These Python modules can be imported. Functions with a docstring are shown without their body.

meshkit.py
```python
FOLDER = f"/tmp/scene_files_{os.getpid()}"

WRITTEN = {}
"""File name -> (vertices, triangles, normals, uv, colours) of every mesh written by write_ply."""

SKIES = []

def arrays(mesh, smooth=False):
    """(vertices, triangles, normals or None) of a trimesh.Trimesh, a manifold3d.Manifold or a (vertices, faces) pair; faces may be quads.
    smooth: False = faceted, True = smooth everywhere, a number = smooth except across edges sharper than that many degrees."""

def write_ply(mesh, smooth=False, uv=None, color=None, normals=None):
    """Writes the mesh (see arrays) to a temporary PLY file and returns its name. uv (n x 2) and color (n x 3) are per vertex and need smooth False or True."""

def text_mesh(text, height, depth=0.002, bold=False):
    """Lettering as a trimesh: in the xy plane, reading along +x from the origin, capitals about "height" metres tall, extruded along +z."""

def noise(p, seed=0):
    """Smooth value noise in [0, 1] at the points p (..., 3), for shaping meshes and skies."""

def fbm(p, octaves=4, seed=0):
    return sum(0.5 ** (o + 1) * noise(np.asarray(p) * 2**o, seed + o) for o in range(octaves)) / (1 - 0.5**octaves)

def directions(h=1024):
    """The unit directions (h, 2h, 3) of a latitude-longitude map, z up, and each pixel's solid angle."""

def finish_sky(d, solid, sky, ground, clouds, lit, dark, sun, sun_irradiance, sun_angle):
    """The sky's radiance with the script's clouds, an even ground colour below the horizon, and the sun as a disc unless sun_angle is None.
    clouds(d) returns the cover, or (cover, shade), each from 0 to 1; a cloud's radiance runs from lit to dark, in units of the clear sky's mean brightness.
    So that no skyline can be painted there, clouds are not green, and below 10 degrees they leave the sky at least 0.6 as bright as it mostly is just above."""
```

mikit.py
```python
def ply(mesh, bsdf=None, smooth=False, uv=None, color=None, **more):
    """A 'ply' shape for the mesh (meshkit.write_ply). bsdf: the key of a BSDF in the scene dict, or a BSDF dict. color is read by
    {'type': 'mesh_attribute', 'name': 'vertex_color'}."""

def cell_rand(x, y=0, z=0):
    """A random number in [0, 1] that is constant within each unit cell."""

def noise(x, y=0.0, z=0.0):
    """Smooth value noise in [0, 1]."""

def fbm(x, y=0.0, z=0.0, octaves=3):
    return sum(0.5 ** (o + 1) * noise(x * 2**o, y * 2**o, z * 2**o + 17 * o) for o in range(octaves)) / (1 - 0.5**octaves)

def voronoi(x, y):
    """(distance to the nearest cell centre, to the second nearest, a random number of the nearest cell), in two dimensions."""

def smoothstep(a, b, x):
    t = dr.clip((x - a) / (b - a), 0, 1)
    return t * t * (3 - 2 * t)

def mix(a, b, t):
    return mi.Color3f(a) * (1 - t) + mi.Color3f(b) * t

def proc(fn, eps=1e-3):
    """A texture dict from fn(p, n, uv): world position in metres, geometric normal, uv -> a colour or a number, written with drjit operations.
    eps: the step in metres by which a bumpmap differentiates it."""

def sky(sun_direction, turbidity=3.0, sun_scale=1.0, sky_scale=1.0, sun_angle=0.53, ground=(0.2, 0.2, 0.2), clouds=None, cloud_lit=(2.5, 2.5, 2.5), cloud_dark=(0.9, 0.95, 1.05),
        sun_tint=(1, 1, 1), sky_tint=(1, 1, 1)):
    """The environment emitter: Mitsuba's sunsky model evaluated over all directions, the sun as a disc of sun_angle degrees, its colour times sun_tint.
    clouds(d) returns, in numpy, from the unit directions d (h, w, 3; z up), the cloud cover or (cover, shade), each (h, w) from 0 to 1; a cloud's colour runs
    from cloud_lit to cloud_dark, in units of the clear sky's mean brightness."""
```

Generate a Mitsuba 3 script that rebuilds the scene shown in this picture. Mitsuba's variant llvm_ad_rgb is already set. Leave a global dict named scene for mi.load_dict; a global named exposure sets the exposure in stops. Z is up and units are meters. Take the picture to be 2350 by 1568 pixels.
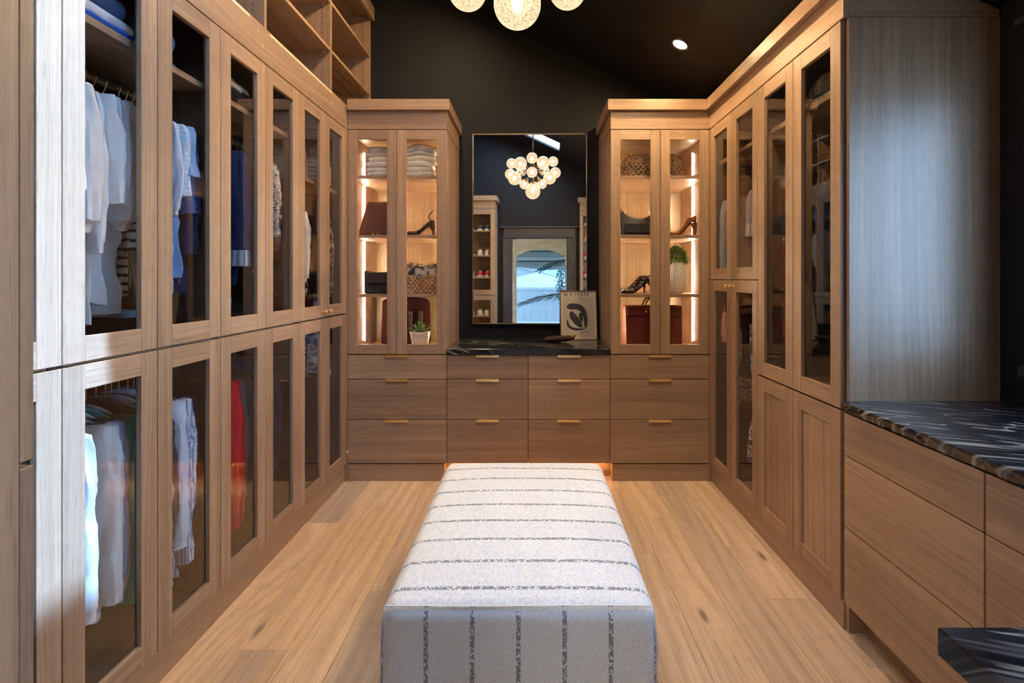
import math, random
import numpy as np, trimesh, drjit as dr
import mitsuba as mi
import mikit, meshkit
from mikit import noise, fbm, voronoi, cell_rand, smoothstep, mix, proc
from shapely.geometry import Polygon, LineString, box as sbox
from shapely.ops import unary_union
from shapely import affinity
T = mi.ScalarTransform4f
scene, labels = {}, {}
R = random.Random(7)

# ---------------------------------------------------------------- camera, sky, exposure
F_PX = 1129.0
scene['camera'] = {'type': 'perspective', 'fov_axis': 'x', 'fov': math.degrees(2 * math.atan(1175 / F_PX)), 'near_clip': 0.02, 'far_clip': 400.0,
                   'principal_point_offset_x': -44 / 2350, 'principal_point_offset_y': 144 / 1568,
                   'to_world': T().look_at(origin=[0, 0, 1.4], target=[0, 1, 1.4], up=[0, 0, 1])}
exposure = 1.4
SKY_TINT = (0.42, 0.92, 1.36)
SUN_DIR = (0.5, -0.067, 0.866)
scene['sky'] = mikit.sky(SUN_DIR, turbidity=4.0, sun_scale=12.0, sky_scale=50.0, sun_angle=1.2, ground=(0.55, 0.62, 0.68), sky_tint=SKY_TINT, sun_tint=(0.36, 0.76, 1.80),
                         clouds=lambda d: np.clip(meshkit.fbm(d * 3.0, 4, 5) * 1.8 - 0.35, 0, 0.9), cloud_lit=(1.5, 1.75, 2.0), cloud_dark=(1.0, 1.15, 1.4))
GLOBE_L = (0.46, 0.325, 0.19)          # radiance of the chandelier's glowing glass
BULB_L = (80.0, 56.0, 31.0)
DOWN_L = (390.0, 278.0, 155.0)
LED_L = (250.0, 186.0, 114.0)
TOE_L = (22.0, 11.5, 4.6)

# ---------------------------------------------------------------- materials
def rgb(*c): return {'type': 'rgb', 'value': [float(x) for x in c]}
def srgb(r, g, b): return tuple(((x / 255) / 12.92 if x <= 10 else ((x / 255 + 0.055) / 1.055) ** 2.4) for x in (r, g, b))
def principled(col, rough=0.5, metal=0.0, spec=0.5, **k):
    return {'type': 'twosided', 'b': {'type': 'principled', 'base_color': col if isinstance(col, dict) else rgb(*col), 'roughness': rough, 'metallic': metal, 'specular': spec, **k}}

def wood_fn(dark, light, tone_lo, tone_hi):
    def fn(p, n, uv):
        u, v = uv.x, uv.y
        k = dr.floor((v + 5.0) / 10.0)
        w = (noise(u * 1.1 + k * 3.1, v * 6.0, k) - 0.5) * 0.05
        g1 = noise(u * 0.5 + k, (v + w) * 22.0, k)
        g2 = fbm(u * 1.6 + k, (v + w) * 130.0, 3.0, 2)
        pore = smoothstep(0.60, 0.95, noise(u * 17.0, (v + w * 0.3) * 760.0, 9.0))
        tone = tone_lo + (tone_hi - tone_lo) * cell_rand(k, 5.0, 2.0)
        c = mix(dark, light, dr.clip(0.18 + 0.42 * g1 + 0.52 * (g2 - 0.15), 0.0, 1.0))
        return c * tone * (1.0 - 0.24 * pore)
    return fn
scene['m_wood'] = principled(proc(wood_fn((0.160, 0.097, 0.057), (0.352, 0.221, 0.129), 0.86, 1.12)), 0.42, spec=0.45)
def floor_fn(p, n, uv):
    u, v = uv.x, uv.y
    k = dr.floor((v + 5.0) / 10.0)
    r1, r2 = cell_rand(k, 5.0, 2.0), cell_rand(k, 9.0, 4.0)
    vl = v - k * 10.0
    c = fbm(u * 0.75 + k * 2.7, vl * 5.0 + r2 * 7, k, 2) * (2.0 + 2.5 * r1) + vl * 6.0
    ring = 0.5 + 0.5 * dr.sin(6.283 * c * 1.5)
    ring = ring * ring
    g2 = noise(u * 3.0, (v + 0.01 * noise(u * 2, v * 8)) * 230.0, 3.0)
    pore = smoothstep(0.66, 0.9, noise(u * 14.0, v * 520.0, 9.0))
    f1, f2, cid = voronoi(u * 1.1 + k * 3.3, vl * 3.6 + k * 1.7)
    knot = smoothstep(0.075, 0.015, f1) * smoothstep(0.66, 0.72, cid)
    a = mix((0.56, 0.415, 0.285), (0.35, 0.235, 0.148), dr.clip(0.34 * ring + 0.36 * g2 + 0.25 * (fbm(u * 0.5, v * 22, k, 2) - 0.4), 0, 1))
    a = mix(a, (0.09, 0.05, 0.028), 0.75 * knot)
    return a * (0.80 + 0.42 * r2) * (1.0 - 0.25 * pore)
scene['m_floor'] = principled(proc(floor_fn), 0.38, spec=0.45)
scene['m_wood_dark'] = principled(proc(wood_fn((0.030, 0.022, 0.017), (0.070, 0.050, 0.038), 0.9, 1.1)), 0.5, spec=0.4)
scene['m_raw_wood'] = principled(proc(wood_fn((0.62, 0.47, 0.32), (0.78, 0.64, 0.47), 0.95, 1.05)), 0.6, spec=0.3)
scene['m_dark_paint'] = principled(proc(lambda p, n, uv: mix((0.0062, 0.0060, 0.0062), (0.0088, 0.0086, 0.0088), fbm(p.x * 2 + p.y, p.z * 2, p.y, 2))), 0.6, spec=0.22)
scene['m_trim_paint'] = principled((0.020, 0.023, 0.028), 0.35, spec=0.5)
scene['m_cream_paint'] = principled((0.66, 0.62, 0.54), 0.6, spec=0.3)
scene['m_white_paint'] = principled((0.78, 0.78, 0.76), 0.5, spec=0.4)
scene['m_brass'] = principled((0.93, 0.70, 0.36), 0.28, 1.0)
scene['m_bronze'] = principled((0.30, 0.19, 0.085), 0.32, 1.0)
scene['m_black_metal'] = principled((0.02, 0.02, 0.022), 0.35, 0.0)
scene['m_mirror'] = {'type': 'conductor', 'material': 'none', 'specular_reflectance': rgb(0.86, 0.88, 0.89)}
scene['m_glass'] = {'type': 'thindielectric', 'int_ior': 1.27, 'specular_transmittance': rgb(0.97, 0.97, 0.965)}
scene['m_window_glass'] = {'type': 'thindielectric', 'int_ior': 1.5, 'specular_transmittance': rgb(0.50, 0.56, 0.60)}
scene['m_skylight_glass'] = {'type': 'thindielectric', 'int_ior': 1.5, 'specular_transmittance': rgb(0.74, 0.84, 0.92)}
scene['m_tinted_glass'] = {'type': 'thindielectric', 'int_ior': 1.4, 'specular_transmittance': rgb(0.040, 0.052, 0.058)}
scene['m_smoked_glass'] = {'type': 'thindielectric', 'int_ior': 1.50, 'specular_transmittance': rgb(0.85, 0.86, 0.87)}
scene['m_globe_glass'] = {'type': 'thindielectric', 'int_ior': 1.3, 'specular_transmittance': rgb(0.42, 0.40, 0.36)}
scene['m_emit_body'] = {'type': 'diffuse', 'reflectance': rgb(0.6, 0.58, 0.55)}
def stone_fn(p, n, uv):
    x, y, z = p.x, p.y, p.z
    a = x * 0.94 - y * 0.34
    b = x * 0.34 + y * 0.94 + z * 0.9
    w = fbm(a * 2.0, b * 4.0, z * 3.0, 2) - 0.5
    r1 = dr.abs(fbm(a * 2.6 + w * 2.0, b * 13.0 + w * 3.0, 3.0, 4) - 0.5)
    patch = smoothstep(0.44, 0.70, fbm(a * 1.6 + 3.0, b * 5.0, z * 2.0, 2))
    brk = smoothstep(0.40, 0.62, noise(a * 16.0, b * 70.0, 2.0))
    streak = smoothstep(0.60, 0.86, fbm(a * 6.0 + w * 2.0, b * 85.0 + w * 8.0, 5.0, 2))
    vein = smoothstep(0.022, 0.0, r1) * (0.10 + 0.90 * patch) * brk + 0.42 * streak * patch
    base = mix((0.0045, 0.005, 0.006), (0.020, 0.021, 0.024), noise(a * 9.0, b * 60.0, z * 20.0))
    return mix(base, (0.50, 0.48, 0.44), dr.clip(vein, 0, 1) * 0.8)
scene['m_stone'] = principled(proc(stone_fn), 0.12, spec=0.42)
VC = {'type': 'mesh_attribute', 'name': 'vertex_color'}
def cloth_fine(p, n, uv): return 0.0011 * noise(p.x * 700, p.y * 700, p.z * 700)
scene['m_fabric'] = {'type': 'twosided', 'b': {'type': 'diffuse', 'reflectance': VC}}
scene['m_leather'] = principled(VC, 0.40, spec=0.3)
scene['m_silver'] = principled((0.6, 0.6, 0.6), 0.3, 1.0)
scene['m_ceramic'] = principled((0.80, 0.78, 0.74), 0.35, spec=0.5)
scene['m_leaf'] = {'type': 'principledthin', 'base_color': VC, 'roughness': 0.5, 'diff_trans': 0.6, 'spec_trans': 0.0}
BX, BY0, BY1, BZ, BHW = -0.036, 1.385, 2.50, 0.48, 0.392     # the ottoman
def bench_fn(p, n, uv):
    x, y, z = p.x - BX, p.y - BY0, p.z
    top = dr.abs(n.z) > 0.62
    front = dr.abs(n.y) > 0.62
    s = dr.select(top, y - 0.078, x)                         # stripes run across the top and down the ends
    t = dr.select(top, x, dr.select(front, z, z))
    s = dr.select(top | front, s, y - 0.078)
    ph = s / 0.1305
    ph = dr.select(top | ~front, ph, ph)
    dist = dr.abs(ph - dr.floor(ph + 0.5)) * 0.1305
    yarn = noise(t * 230.0, s * 230.0, 2.0)
    seg = noise(t * 46.0 + 13.73 * dr.floor(ph + 0.5), 0.5, 7.3)
    m = smoothstep(0.0082, 0.0056, dist * dr.select(top, 0.9, 1.0) + 0.004 * (yarn - 0.5)) * smoothstep(0.16, 0.30, seg) * smoothstep(0.28, 0.46, yarn)
    weave = noise(t * dr.select(top, 450.0, 900.0), s * dr.select(top, 380.0, 900.0), 6.0)
    slub = noise(t * dr.select(top, 260.0, 420.0), s * dr.select(top, 170.0, 420.0), 4.0)
    fleck = smoothstep(0.74, 0.90, noise(x * 560.0, y * 300.0, z * 560.0))
    base = mix((0.57, 0.595, 0.605), (0.80, 0.835, 0.85), dr.clip(0.35 * weave + 0.65 * slub, 0, 1))
    base = mix(base, (0.20, 0.21, 0.22), 0.55 * fleck)
    return mix(base, (0.10, 0.12, 0.15), 0.80 * m)
scene['m_bench'] = {'type': 'twosided', 'b': {'type': 'diffuse', 'reflectance': proc(bench_fn)}}
scene['m_grass'] = {'type': 'diffuse', 'reflectance': proc(lambda p, n, uv: mix((0.30, 0.30, 0.28), (0.45, 0.45, 0.42), fbm(p.x * 2, p.y * 2, 0, 3)))}

# ---------------------------------------------------------------- helpers
def numbered(base):
    if base not in scene and base not in labels and base not in USED: USED.add(base); return base
    i = 1
    while f'{base}_{i:03d}' in scene or f'{base}_{i:03d}' in labels or f'{base}_{i:03d}' in USED: i += 1
    USED.add(f'{base}_{i:03d}')
    return f'{base}_{i:03d}'
USED = set()
def thing(base, label, cat, group=None):
    k = numbered(base); labels[k] = {'label': label, 'category': cat}
    if group: labels[k]['group'] = group
    return k
def struct(base, label=None):
    k = numbered(base); labels[k] = {'kind': 'structure'}
    if label: labels[k]['label'] = label
    return k
def part(parent, base, shape=None, label=None, kind=None):
    k = numbered(parent + '__' + base)
    if shape is not None: scene[k] = shape
    if label or kind:
        labels[k] = {}
        if label: labels[k]['label'] = label
        if kind: labels[k]['kind'] = kind
    return k

AX = {'x': 0, 'y': 1, 'z': 2}
def cbox(lo, hi, grain='z', bev=0.0012, k=None):
    """A box with chamfered edges: 24 vertices, uv = (metres along the grain, metres across + 10 k)."""
    lo, hi = np.minimum(lo, hi).astype(float), np.maximum(lo, hi).astype(float)
    bev = min(bev, 0.45 * float((hi - lo).min()))
    g = AX[grain]; k = R.randrange(60) if k is None else k
    du = R.random() * 20
    V, UV, idx = [], [], {}
    for a in range(3):
        b, c = [i for i in range(3) if i != a]
        for s in (0, 1):
            for sb in (0, 1):
                for sc in (0, 1):
                    p = np.zeros(3)
                    p[a] = (lo, hi)[s][a]
                    p[b] = lo[b] + bev if sb == 0 else hi[b] - bev
                    p[c] = lo[c] + bev if sc == 0 else hi[c] - bev
                    corner = [0, 0, 0]; corner[a], corner[b], corner[c] = s, sb, sc
                    idx[(a, tuple(corner))] = len(V); V.append(p)
                    if g == a: UV.append((0.05 * p[b] + du, p[c] + 10 * k))
                    else:
                        o = c if b == g else b
                        UV.append((p[g] + du, p[o] + 10 * k))
    V = np.array(V); Fs = []
    C3 = [(i, j, l) for i in (0, 1) for j in (0, 1) for l in (0, 1)]
    for a in range(3):
        b, c = [i for i in range(3) if i != a]
        for s in (0, 1):
            q = []
            for sb, sc in ((0, 0), (1, 0), (1, 1), (0, 1)):
                co = [0, 0, 0]; co[a], co[b], co[c] = s, sb, sc
                q.append(idx[(a, tuple(co))])
            Fs += [(q[0], q[1], q[2]), (q[0], q[2], q[3])]
    if bev > 0:
        for e in range(3):            # edges along axis e
            a, b = [i for i in range(3) if i != e]
            for sa in (0, 1):
                for sb in (0, 1):
                    c0, c1 = [0, 0, 0], [0, 0, 0]
                    c0[a] = c1[a] = sa; c0[b] = c1[b] = sb; c1[e] = 1
                    q = [idx[(a, tuple(c0))], idx[(a, tuple(c1))], idx[(b, tuple(c1))], idx[(b, tuple(c0))]]
                    Fs += [(q[0], q[1], q[2]), (q[0], q[2], q[3])]
        for co in C3: Fs.append(tuple(idx[(a, co)] for a in range(3)))
    Fs = np.array(Fs)
    n = np.cross(V[Fs[:, 1]] - V[Fs[:, 0]], V[Fs[:, 2]] - V[Fs[:, 0]])
    flip = ((V[Fs].mean(1) - (lo + hi) / 2) * n).sum(1) < 0
    Fs[flip] = Fs[flip][:, ::-1]
    return V, Fs, np.array(UV)

def join(pieces):
    V, Fs, U, at = [], [], [], 0
    for p in pieces:
        V.append(p[0]); Fs.append(np.asarray(p[1]) + at); at += len(p[0])
        if len(p) > 2: U.append(p[2])
    return (np.vstack(V), np.vstack(Fs), np.vstack(U)) if U else (np.vstack(V), np.vstack(Fs))
def wply(pieces, bsdf='m_wood'):
    """A ply dict from one cbox or a list of them."""
    if isinstance(pieces, tuple): pieces = [pieces]
    v, f, uv = join(pieces)
    return mikit.ply((v, f), bsdf, smooth=False, uv=uv)
def boxply(lo, hi, bsdf='m_wood', grain='z', bev=0.0012): return wply(cbox(lo, hi, grain, bev), bsdf)

def tube(path, r, sides=8, cap=True):
    """A tube along a path; r a number or one per point."""
    P = np.asarray(path, float); n = len(P); r = np.broadcast_to(np.asarray(r, float), (n,))
    t = np.gradient(P, axis=0); t /= np.linalg.norm(t, axis=1, keepdims=True) + 1e-12
    ref = np.array([0, 0, 1.0]) if abs(t[0][2]) < 0.9 else np.array([1.0, 0, 0])
    u = np.cross(t[0], ref); u /= np.linalg.norm(u); us = [u]
    for i in range(1, n):
        u = us[-1] - t[i] * (us[-1] @ t[i]); u /= np.linalg.norm(u) + 1e-12; us.append(u)
    us = np.array(us); vs = np.cross(t, us)
    a = np.arange(sides) * 2 * np.pi / sides
    V = P[:, None] + r[:, None, None] * (np.cos(a)[None, :, None] * us[:, None] + np.sin(a)[None, :, None] * vs[:, None])
    V = V.reshape(-1, 3); Fs = grid_faces(n, sides, wrap=True)
    if cap:
        V = np.vstack([V, P[0], P[-1]]); c0, c1 = n * sides, n * sides + 1
        i = np.arange(sides)
        Fs = np.vstack([Fs, np.stack([i, (i + 1) % sides, i * 0 + c0], 1), np.stack([(n - 1) * sides + (i + 1) % sides, (n - 1) * sides + i, i * 0 + c1], 1)])
    return V, Fs
def grid_faces(n, m, wrap=False):
    i, j = np.meshgrid(np.arange(n - 1), np.arange(m if wrap else m - 1), indexing='ij')
    a, b = i * m + j, i * m + (j + 1) % m
    c, d = (i + 1) * m + (j + 1) % m, (i + 1) * m + j
    q = np.stack([a, b, c, d], -1).reshape(-1, 4)
    return np.vstack([q[:, [0, 1, 2]], q[:, [0, 2, 3]]])
def lathe(profile, sides=32, center=(0, 0, 0), rib=None):
    """profile: (r, z) points from the bottom up; rib(angle, z) scales the radius."""
    P = np.asarray(profile, float); a = np.arange(sides) * 2 * np.pi / sides
    rr = P[:, 0][:, None] * (rib(a[None, :], P[:, 1][:, None]) if rib else 1.0)
    V = np.stack([rr * np.cos(a), rr * np.sin(a), np.repeat(P[:, 1][:, None], sides, 1)], -1).reshape(-1, 3) + np.asarray(center)
    return V, grid_faces(len(P), sides, True)
def sphere(c, r, sub=3, scale=(1, 1, 1)):
    m = trimesh.creation.icosphere(sub, 1.0)
    return np.array(m.vertices) * r * np.asarray(scale) + np.asarray(c), np.array(m.faces)
def extrude(poly, h):
    ms = [trimesh.creation.extrude_polygon(g, h, engine='earcut') for g in getattr(poly, 'geoms', [poly])]
    m = trimesh.util.concatenate(ms)
    return np.array(m.vertices), np.array(m.faces)
def xf(mesh, M):
    M = np.asarray(M, float); v = mesh[0] @ M[:3, :3].T + M[:3, 3]
    f = mesh[1] if np.linalg.det(M[:3, :3]) > 0 else mesh[1][:, ::-1]
    return (v, f) + tuple(mesh[2:])
def rotz(a, loc=(0, 0, 0)):
    c, s = math.cos(a), math.sin(a)
    return np.array([[c, -s, 0, loc[0]], [s, c, 0, loc[1]], [0, 0, 1, loc[2]], [0, 0, 0, 1.0]])
def rbox(lo, hi, r, n=6, k=4):
    """A softly rounded box: a grid of n cells on each flat and k on each round (for cushions, bags, folded cloth)."""
    lo, hi = np.asarray(lo, float), np.asarray(hi, float); c, h = (lo + hi) / 2, (hi - lo) / 2
    r = min(r, 0.98 * h.min()); rd = np.tan(np.linspace(0, np.pi / 4, k + 1))[1:] * r
    ax = [np.concatenate([-(q - r) - rd[::-1], np.linspace(-(q - r), q - r, n + 1), (q - r) + rd]) for q in h]
    Vs, Fs, at = [], [], 0
    for a in range(3):
        b, d = [i for i in range(3) if i != a]
        B, D = np.meshgrid(ax[b], ax[d], indexing='ij')
        for s in (-1, 1):
            v = np.zeros(B.shape + (3,)); v[..., a], v[..., b], v[..., d] = s * h[a], B, D
            f = grid_faces(len(ax[b]), len(ax[d]))
            if (s > 0) == (a == 1): f = f[:, ::-1]
            Vs.append(v.reshape(-1, 3)); Fs.append(f + at); at += B.size
    v = np.vstack(Vs); inner = np.clip(v, -(h - r), h - r); e = v - inner
    v = inner + e / np.maximum(np.linalg.norm(e, axis=1, keepdims=True), 1e-9) * r
    m = trimesh.Trimesh(v + c, np.vstack(Fs), process=False); m.merge_vertices(digits_vertex=6)
    return np.array(m.vertices), np.array(m.faces)
def vcol(mesh, col, bsdf='m_fabric'):
    v = mesh[0]; c = col(v) if callable(col) else np.broadcast_to(np.asarray(col, float), (len(v), 3))
    return mikit.ply((mesh[0], mesh[1]), bsdf, smooth=True, color=np.clip(c, 0, 1))
def smooth(mesh, bsdf, angle=40): return mikit.ply((mesh[0], mesh[1]), bsdf, smooth=angle)

class Front:
    """A cabinet front: a = along it, d = out of it towards the room (0 at the carcass, 0.02 the doors' face), z up."""
    def __init__(s, axis, at, sign): s.axis, s.at, s.sign = axis, at, sign
    def box(s, a0, a1, d0, d1, z0, z1, grain='z', bev=0.0012, k=None):
        e0, e1 = s.at + s.sign * d0, s.at + s.sign * d1
        if s.axis == 'x':  # the front looks along x; a is y
            return cbox((e0, a0, z0), (e1, a1, z1), {'a': 'y', 'd': 'x', 'z': 'z'}[grain], bev, k)
        return cbox((a0, e0, z0), (a1, e1, z1), {'a': 'x', 'd': 'y', 'z': 'z'}[grain], bev, k)
    def pt(s, a, d, z):
        e = s.at + s.sign * d
        return np.array([e, a, z]) if s.axis == 'x' else np.array([a, e, z])
    def pane(s, a0, a1, d, z0, z1):
        q = np.array([s.pt(a0, d, z0), s.pt(a1, d, z0), s.pt(a1, d, z1), s.pt(a0, d, z1)])
        return q, np.array([[0, 1, 2], [0, 2, 3]])
LEFT, RIGHT, BACK = Front('x', -1.297, 1), Front('x', 1.2545, -1), Front('y', 3.42, -1)

def door(t, fr, a0, a1, z0, z1, glass='m_smoked_glass', stile=0.068, rail=0.072, knob=None, label=None):
    """A shaker door of 20 mm: two stiles, two rails, a pane or a wooden panel, perhaps a knob at (a, z)."""
    g = 0.0016; a0, a1, z0, z1 = a0 + g, a1 - g, z0 + g, z1 - g
    d = part(t, 'door', label=label)
    USED.add(d)
    for p0, p1 in ((a0, a0 + stile), (a1 - stile, a1)): part(d, 'stile', wply(fr.box(p0, p1, 0.001, 0.02, z0, z1, 'z')))
    for q0, q1 in ((z0, z0 + rail), (z1 - rail, z1)): part(d, 'rail', wply(fr.box(a0 + stile, a1 - stile, 0.001, 0.0198, q0, q1, 'a')))
    if glass: part(d, 'pane', mikit.ply(fr.pane(a0 + stile - 0.004, a1 - stile + 0.004, 0.008, z0 + rail - 0.004, z1 - rail + 0.004), glass))
    else: part(d, 'panel', wply(fr.box(a0 + stile - 0.003, a1 - stile + 0.003, 0.002, 0.0115, z0 + rail - 0.003, z1 - rail + 0.003, 'z')))
    if knob is not None:
        a, z = knob
        base, ball = fr.pt(a, 0.02, z), fr.pt(a, 0.042, z)
        m = join([tube([base, fr.pt(a, 0.023, z)], 0.009, 16), tube([base, ball], 0.0042, 12), sphere(ball, 0.0125, 2)])
        part(d, 'knob', smooth(m, 'm_brass'), label='round brass knob')
    return d
def drawer(t, fr, a0, a1, z0, z1, pull=True):
    g = 0.0018
    dk = part(t, 'drawer'); USED.add(dk)
    part(dk, 'front', wply(fr.box(a0 + g, a1 - g, 0.001, 0.02, z0 + g, z1 - g, 'a')))
    if pull:
        c = (a0 + a1) / 2; w = 0.079
        ms = [fr.box(c - w, c + w, 0.002, 0.034, z1 - 0.0022, z1 + 0.0004, 'a', 0.0008), fr.box(c - w, c + w, 0.031, 0.034, z1 - 0.016, z1 - 0.002, 'a', 0.0008)]
        part(dk, 'pull', wply(ms, 'm_brass'), label='brass edge pull')
    return dk
def rod(t, p0, p1, r=0.0145):
    p0, p1 = np.asarray(p0, float), np.asarray(p1, float)
    part(t, 'hanging_rod', smooth(tube(np.linspace(p0, p1, 6), r, 16), 'm_brass'), label='brass hanging rod')
def zceil(x): return 3.3575 - 0.476 * x
# ---------------------------------------------------------------- the shell of the room
XL, XR, YB, YR = -1.90, 1.856, 4.0, 0.28          # left, right, far wall and the wall with the doorway behind the camera
def sbx(key, lo, hi, mat='m_dark_paint', bev=0.0): scene[key] = boxply(lo, hi, mat, 'x', bev)
def zceil_poly(x0, x1, z0=0.0): return Polygon([(x0, z0), (x1, z0), (x1, zceil(x1) + 0.002), (x0, zceil(x0) + 0.002)])
def xz(mesh, y):  # an extrusion in the xy plane stood up into xz, its depth along -y from y
    v = mesh[0]; return np.stack([v[:, 0], y - v[:, 2], v[:, 1]], 1), mesh[1]
scene[struct('wall_back')] = mikit.ply(xz(extrude(zceil_poly(XL - 0.1, XR + 0.1), 0.12), YB + 0.12), 'm_dark_paint')
sbx(struct('wall_left'), (XL - 0.12, 0.16, 0), (XL, YB, 4.26))
# right wall with the window opening y 0.78..1.70, z 1.08..2.12
WY0, WY1, WZ0, WZ1 = 0.70, 1.70, 1.08, 2.21
scene[struct('wall_right')] = wply([cbox((XR, 0.16, 0), (XR + 0.14, WY0, 2.60), 'x', 0), cbox((XR, WY1, 0), (XR + 0.14, YB, 2.60), 'x', 0),
                                   cbox((XR, WY0, 0), (XR + 0.14, WY1, WZ0), 'x', 0), cbox((XR, WY0, WZ1), (XR + 0.14, WY1, 2.60), 'x', 0)], 'm_dark_paint')
DX0, DX1, DZ = -0.443, 0.433, 2.03
scene[struct('wall_rear')] = mikit.ply(xz(extrude(zceil_poly(XL - 0.1, XR + 0.1).difference(sbox(DX0, -0.1, DX1, DZ)), 0.12), YR), 'm_dark_paint')
# the sloping ceiling with the skylight opening x -0.75..0.312, y 0.875..1.335
SX0, SX1, SY0, SY1 = -0.80, 0.312, 0.875, 1.338
def slab(x0, x1, y0, y1, t=0.03):
    v = [(x, y, zceil(x) + dz) for dz in (0, t) for x, y in ((x0, y0), (x1, y0), (x1, y1), (x0, y1))]
    f = [[0, 2, 1], [0, 3, 2], [4, 5, 6], [4, 6, 7]] + [q for i in range(4) for q in ([i, (i + 1) % 4, 4 + (i + 1) % 4], [i, 4 + (i + 1) % 4, 4 + i])]
    return np.array(v, float), np.array(f)
scene[struct('ceiling', 'sloping black ceiling')] = mikit.ply(join([slab(XL - 0.2, SX0, 0.0, YB + 0.2), slab(SX1, XR + 0.3, 0.0, YB + 0.2), slab(SX0, SX1, 0.0, SY0), slab(SX0, SX1, SY1, YB + 0.2)]), 'm_dark_paint')
w2 = struct('window_2', 'skylight in the sloping black ceiling')
v, f = slab(SX0, SX1, SY0, SY1, 0.02); part(w2, 'pane', mikit.ply((v[:4] + [0, 0, 0.012], np.array([[0, 1, 2], [0, 2, 3]])), 'm_skylight_glass'))
part(w2, 'frame', mikit.ply(join([slab(SX0, SX0 + 0.02, SY0, SY1, 0.028), slab(SX1 - 0.02, SX1, SY0, SY1, 0.028), slab(SX0 + 0.02, SX1 - 0.02, SY0, SY0 + 0.02, 0.028), slab(SX0 + 0.02, SX1 - 0.02, SY1 - 0.02, SY1, 0.028)]), 'm_dark_paint'))
# floor of oak planks
fl = struct('floor', 'wide oak plank floor')
scene[fl + '__subfloor'] = boxply((XL, 0.16, -0.06), (XR, YB, -0.012), 'm_raw_wood', 'x', 0); USED.add(fl + '__subfloor')
PW = 0.194; rr = random.Random(21)
x = -1.50; row = 0
while x < 1.50:
    y = 0.16 - rr.uniform(0.1, 1.5)
    while y < YB - 0.3:
        L = rr.choice((1.1, 1.4, 1.8, 1.95, 2.2)); y1 = y + L
        a, b = max(y, 0.16), min(y1, YB - 0.1)
        if b - a > 0.06: part(fl, 'plank', boxply((x + 0.0006, a + 0.0005, -0.012), (x + PW - 0.0006, b - 0.0005, rr.uniform(-0.0004, 0.0)), 'm_floor', 'y', 0.0008))
        y = y1
    x += PW; row += 1
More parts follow.
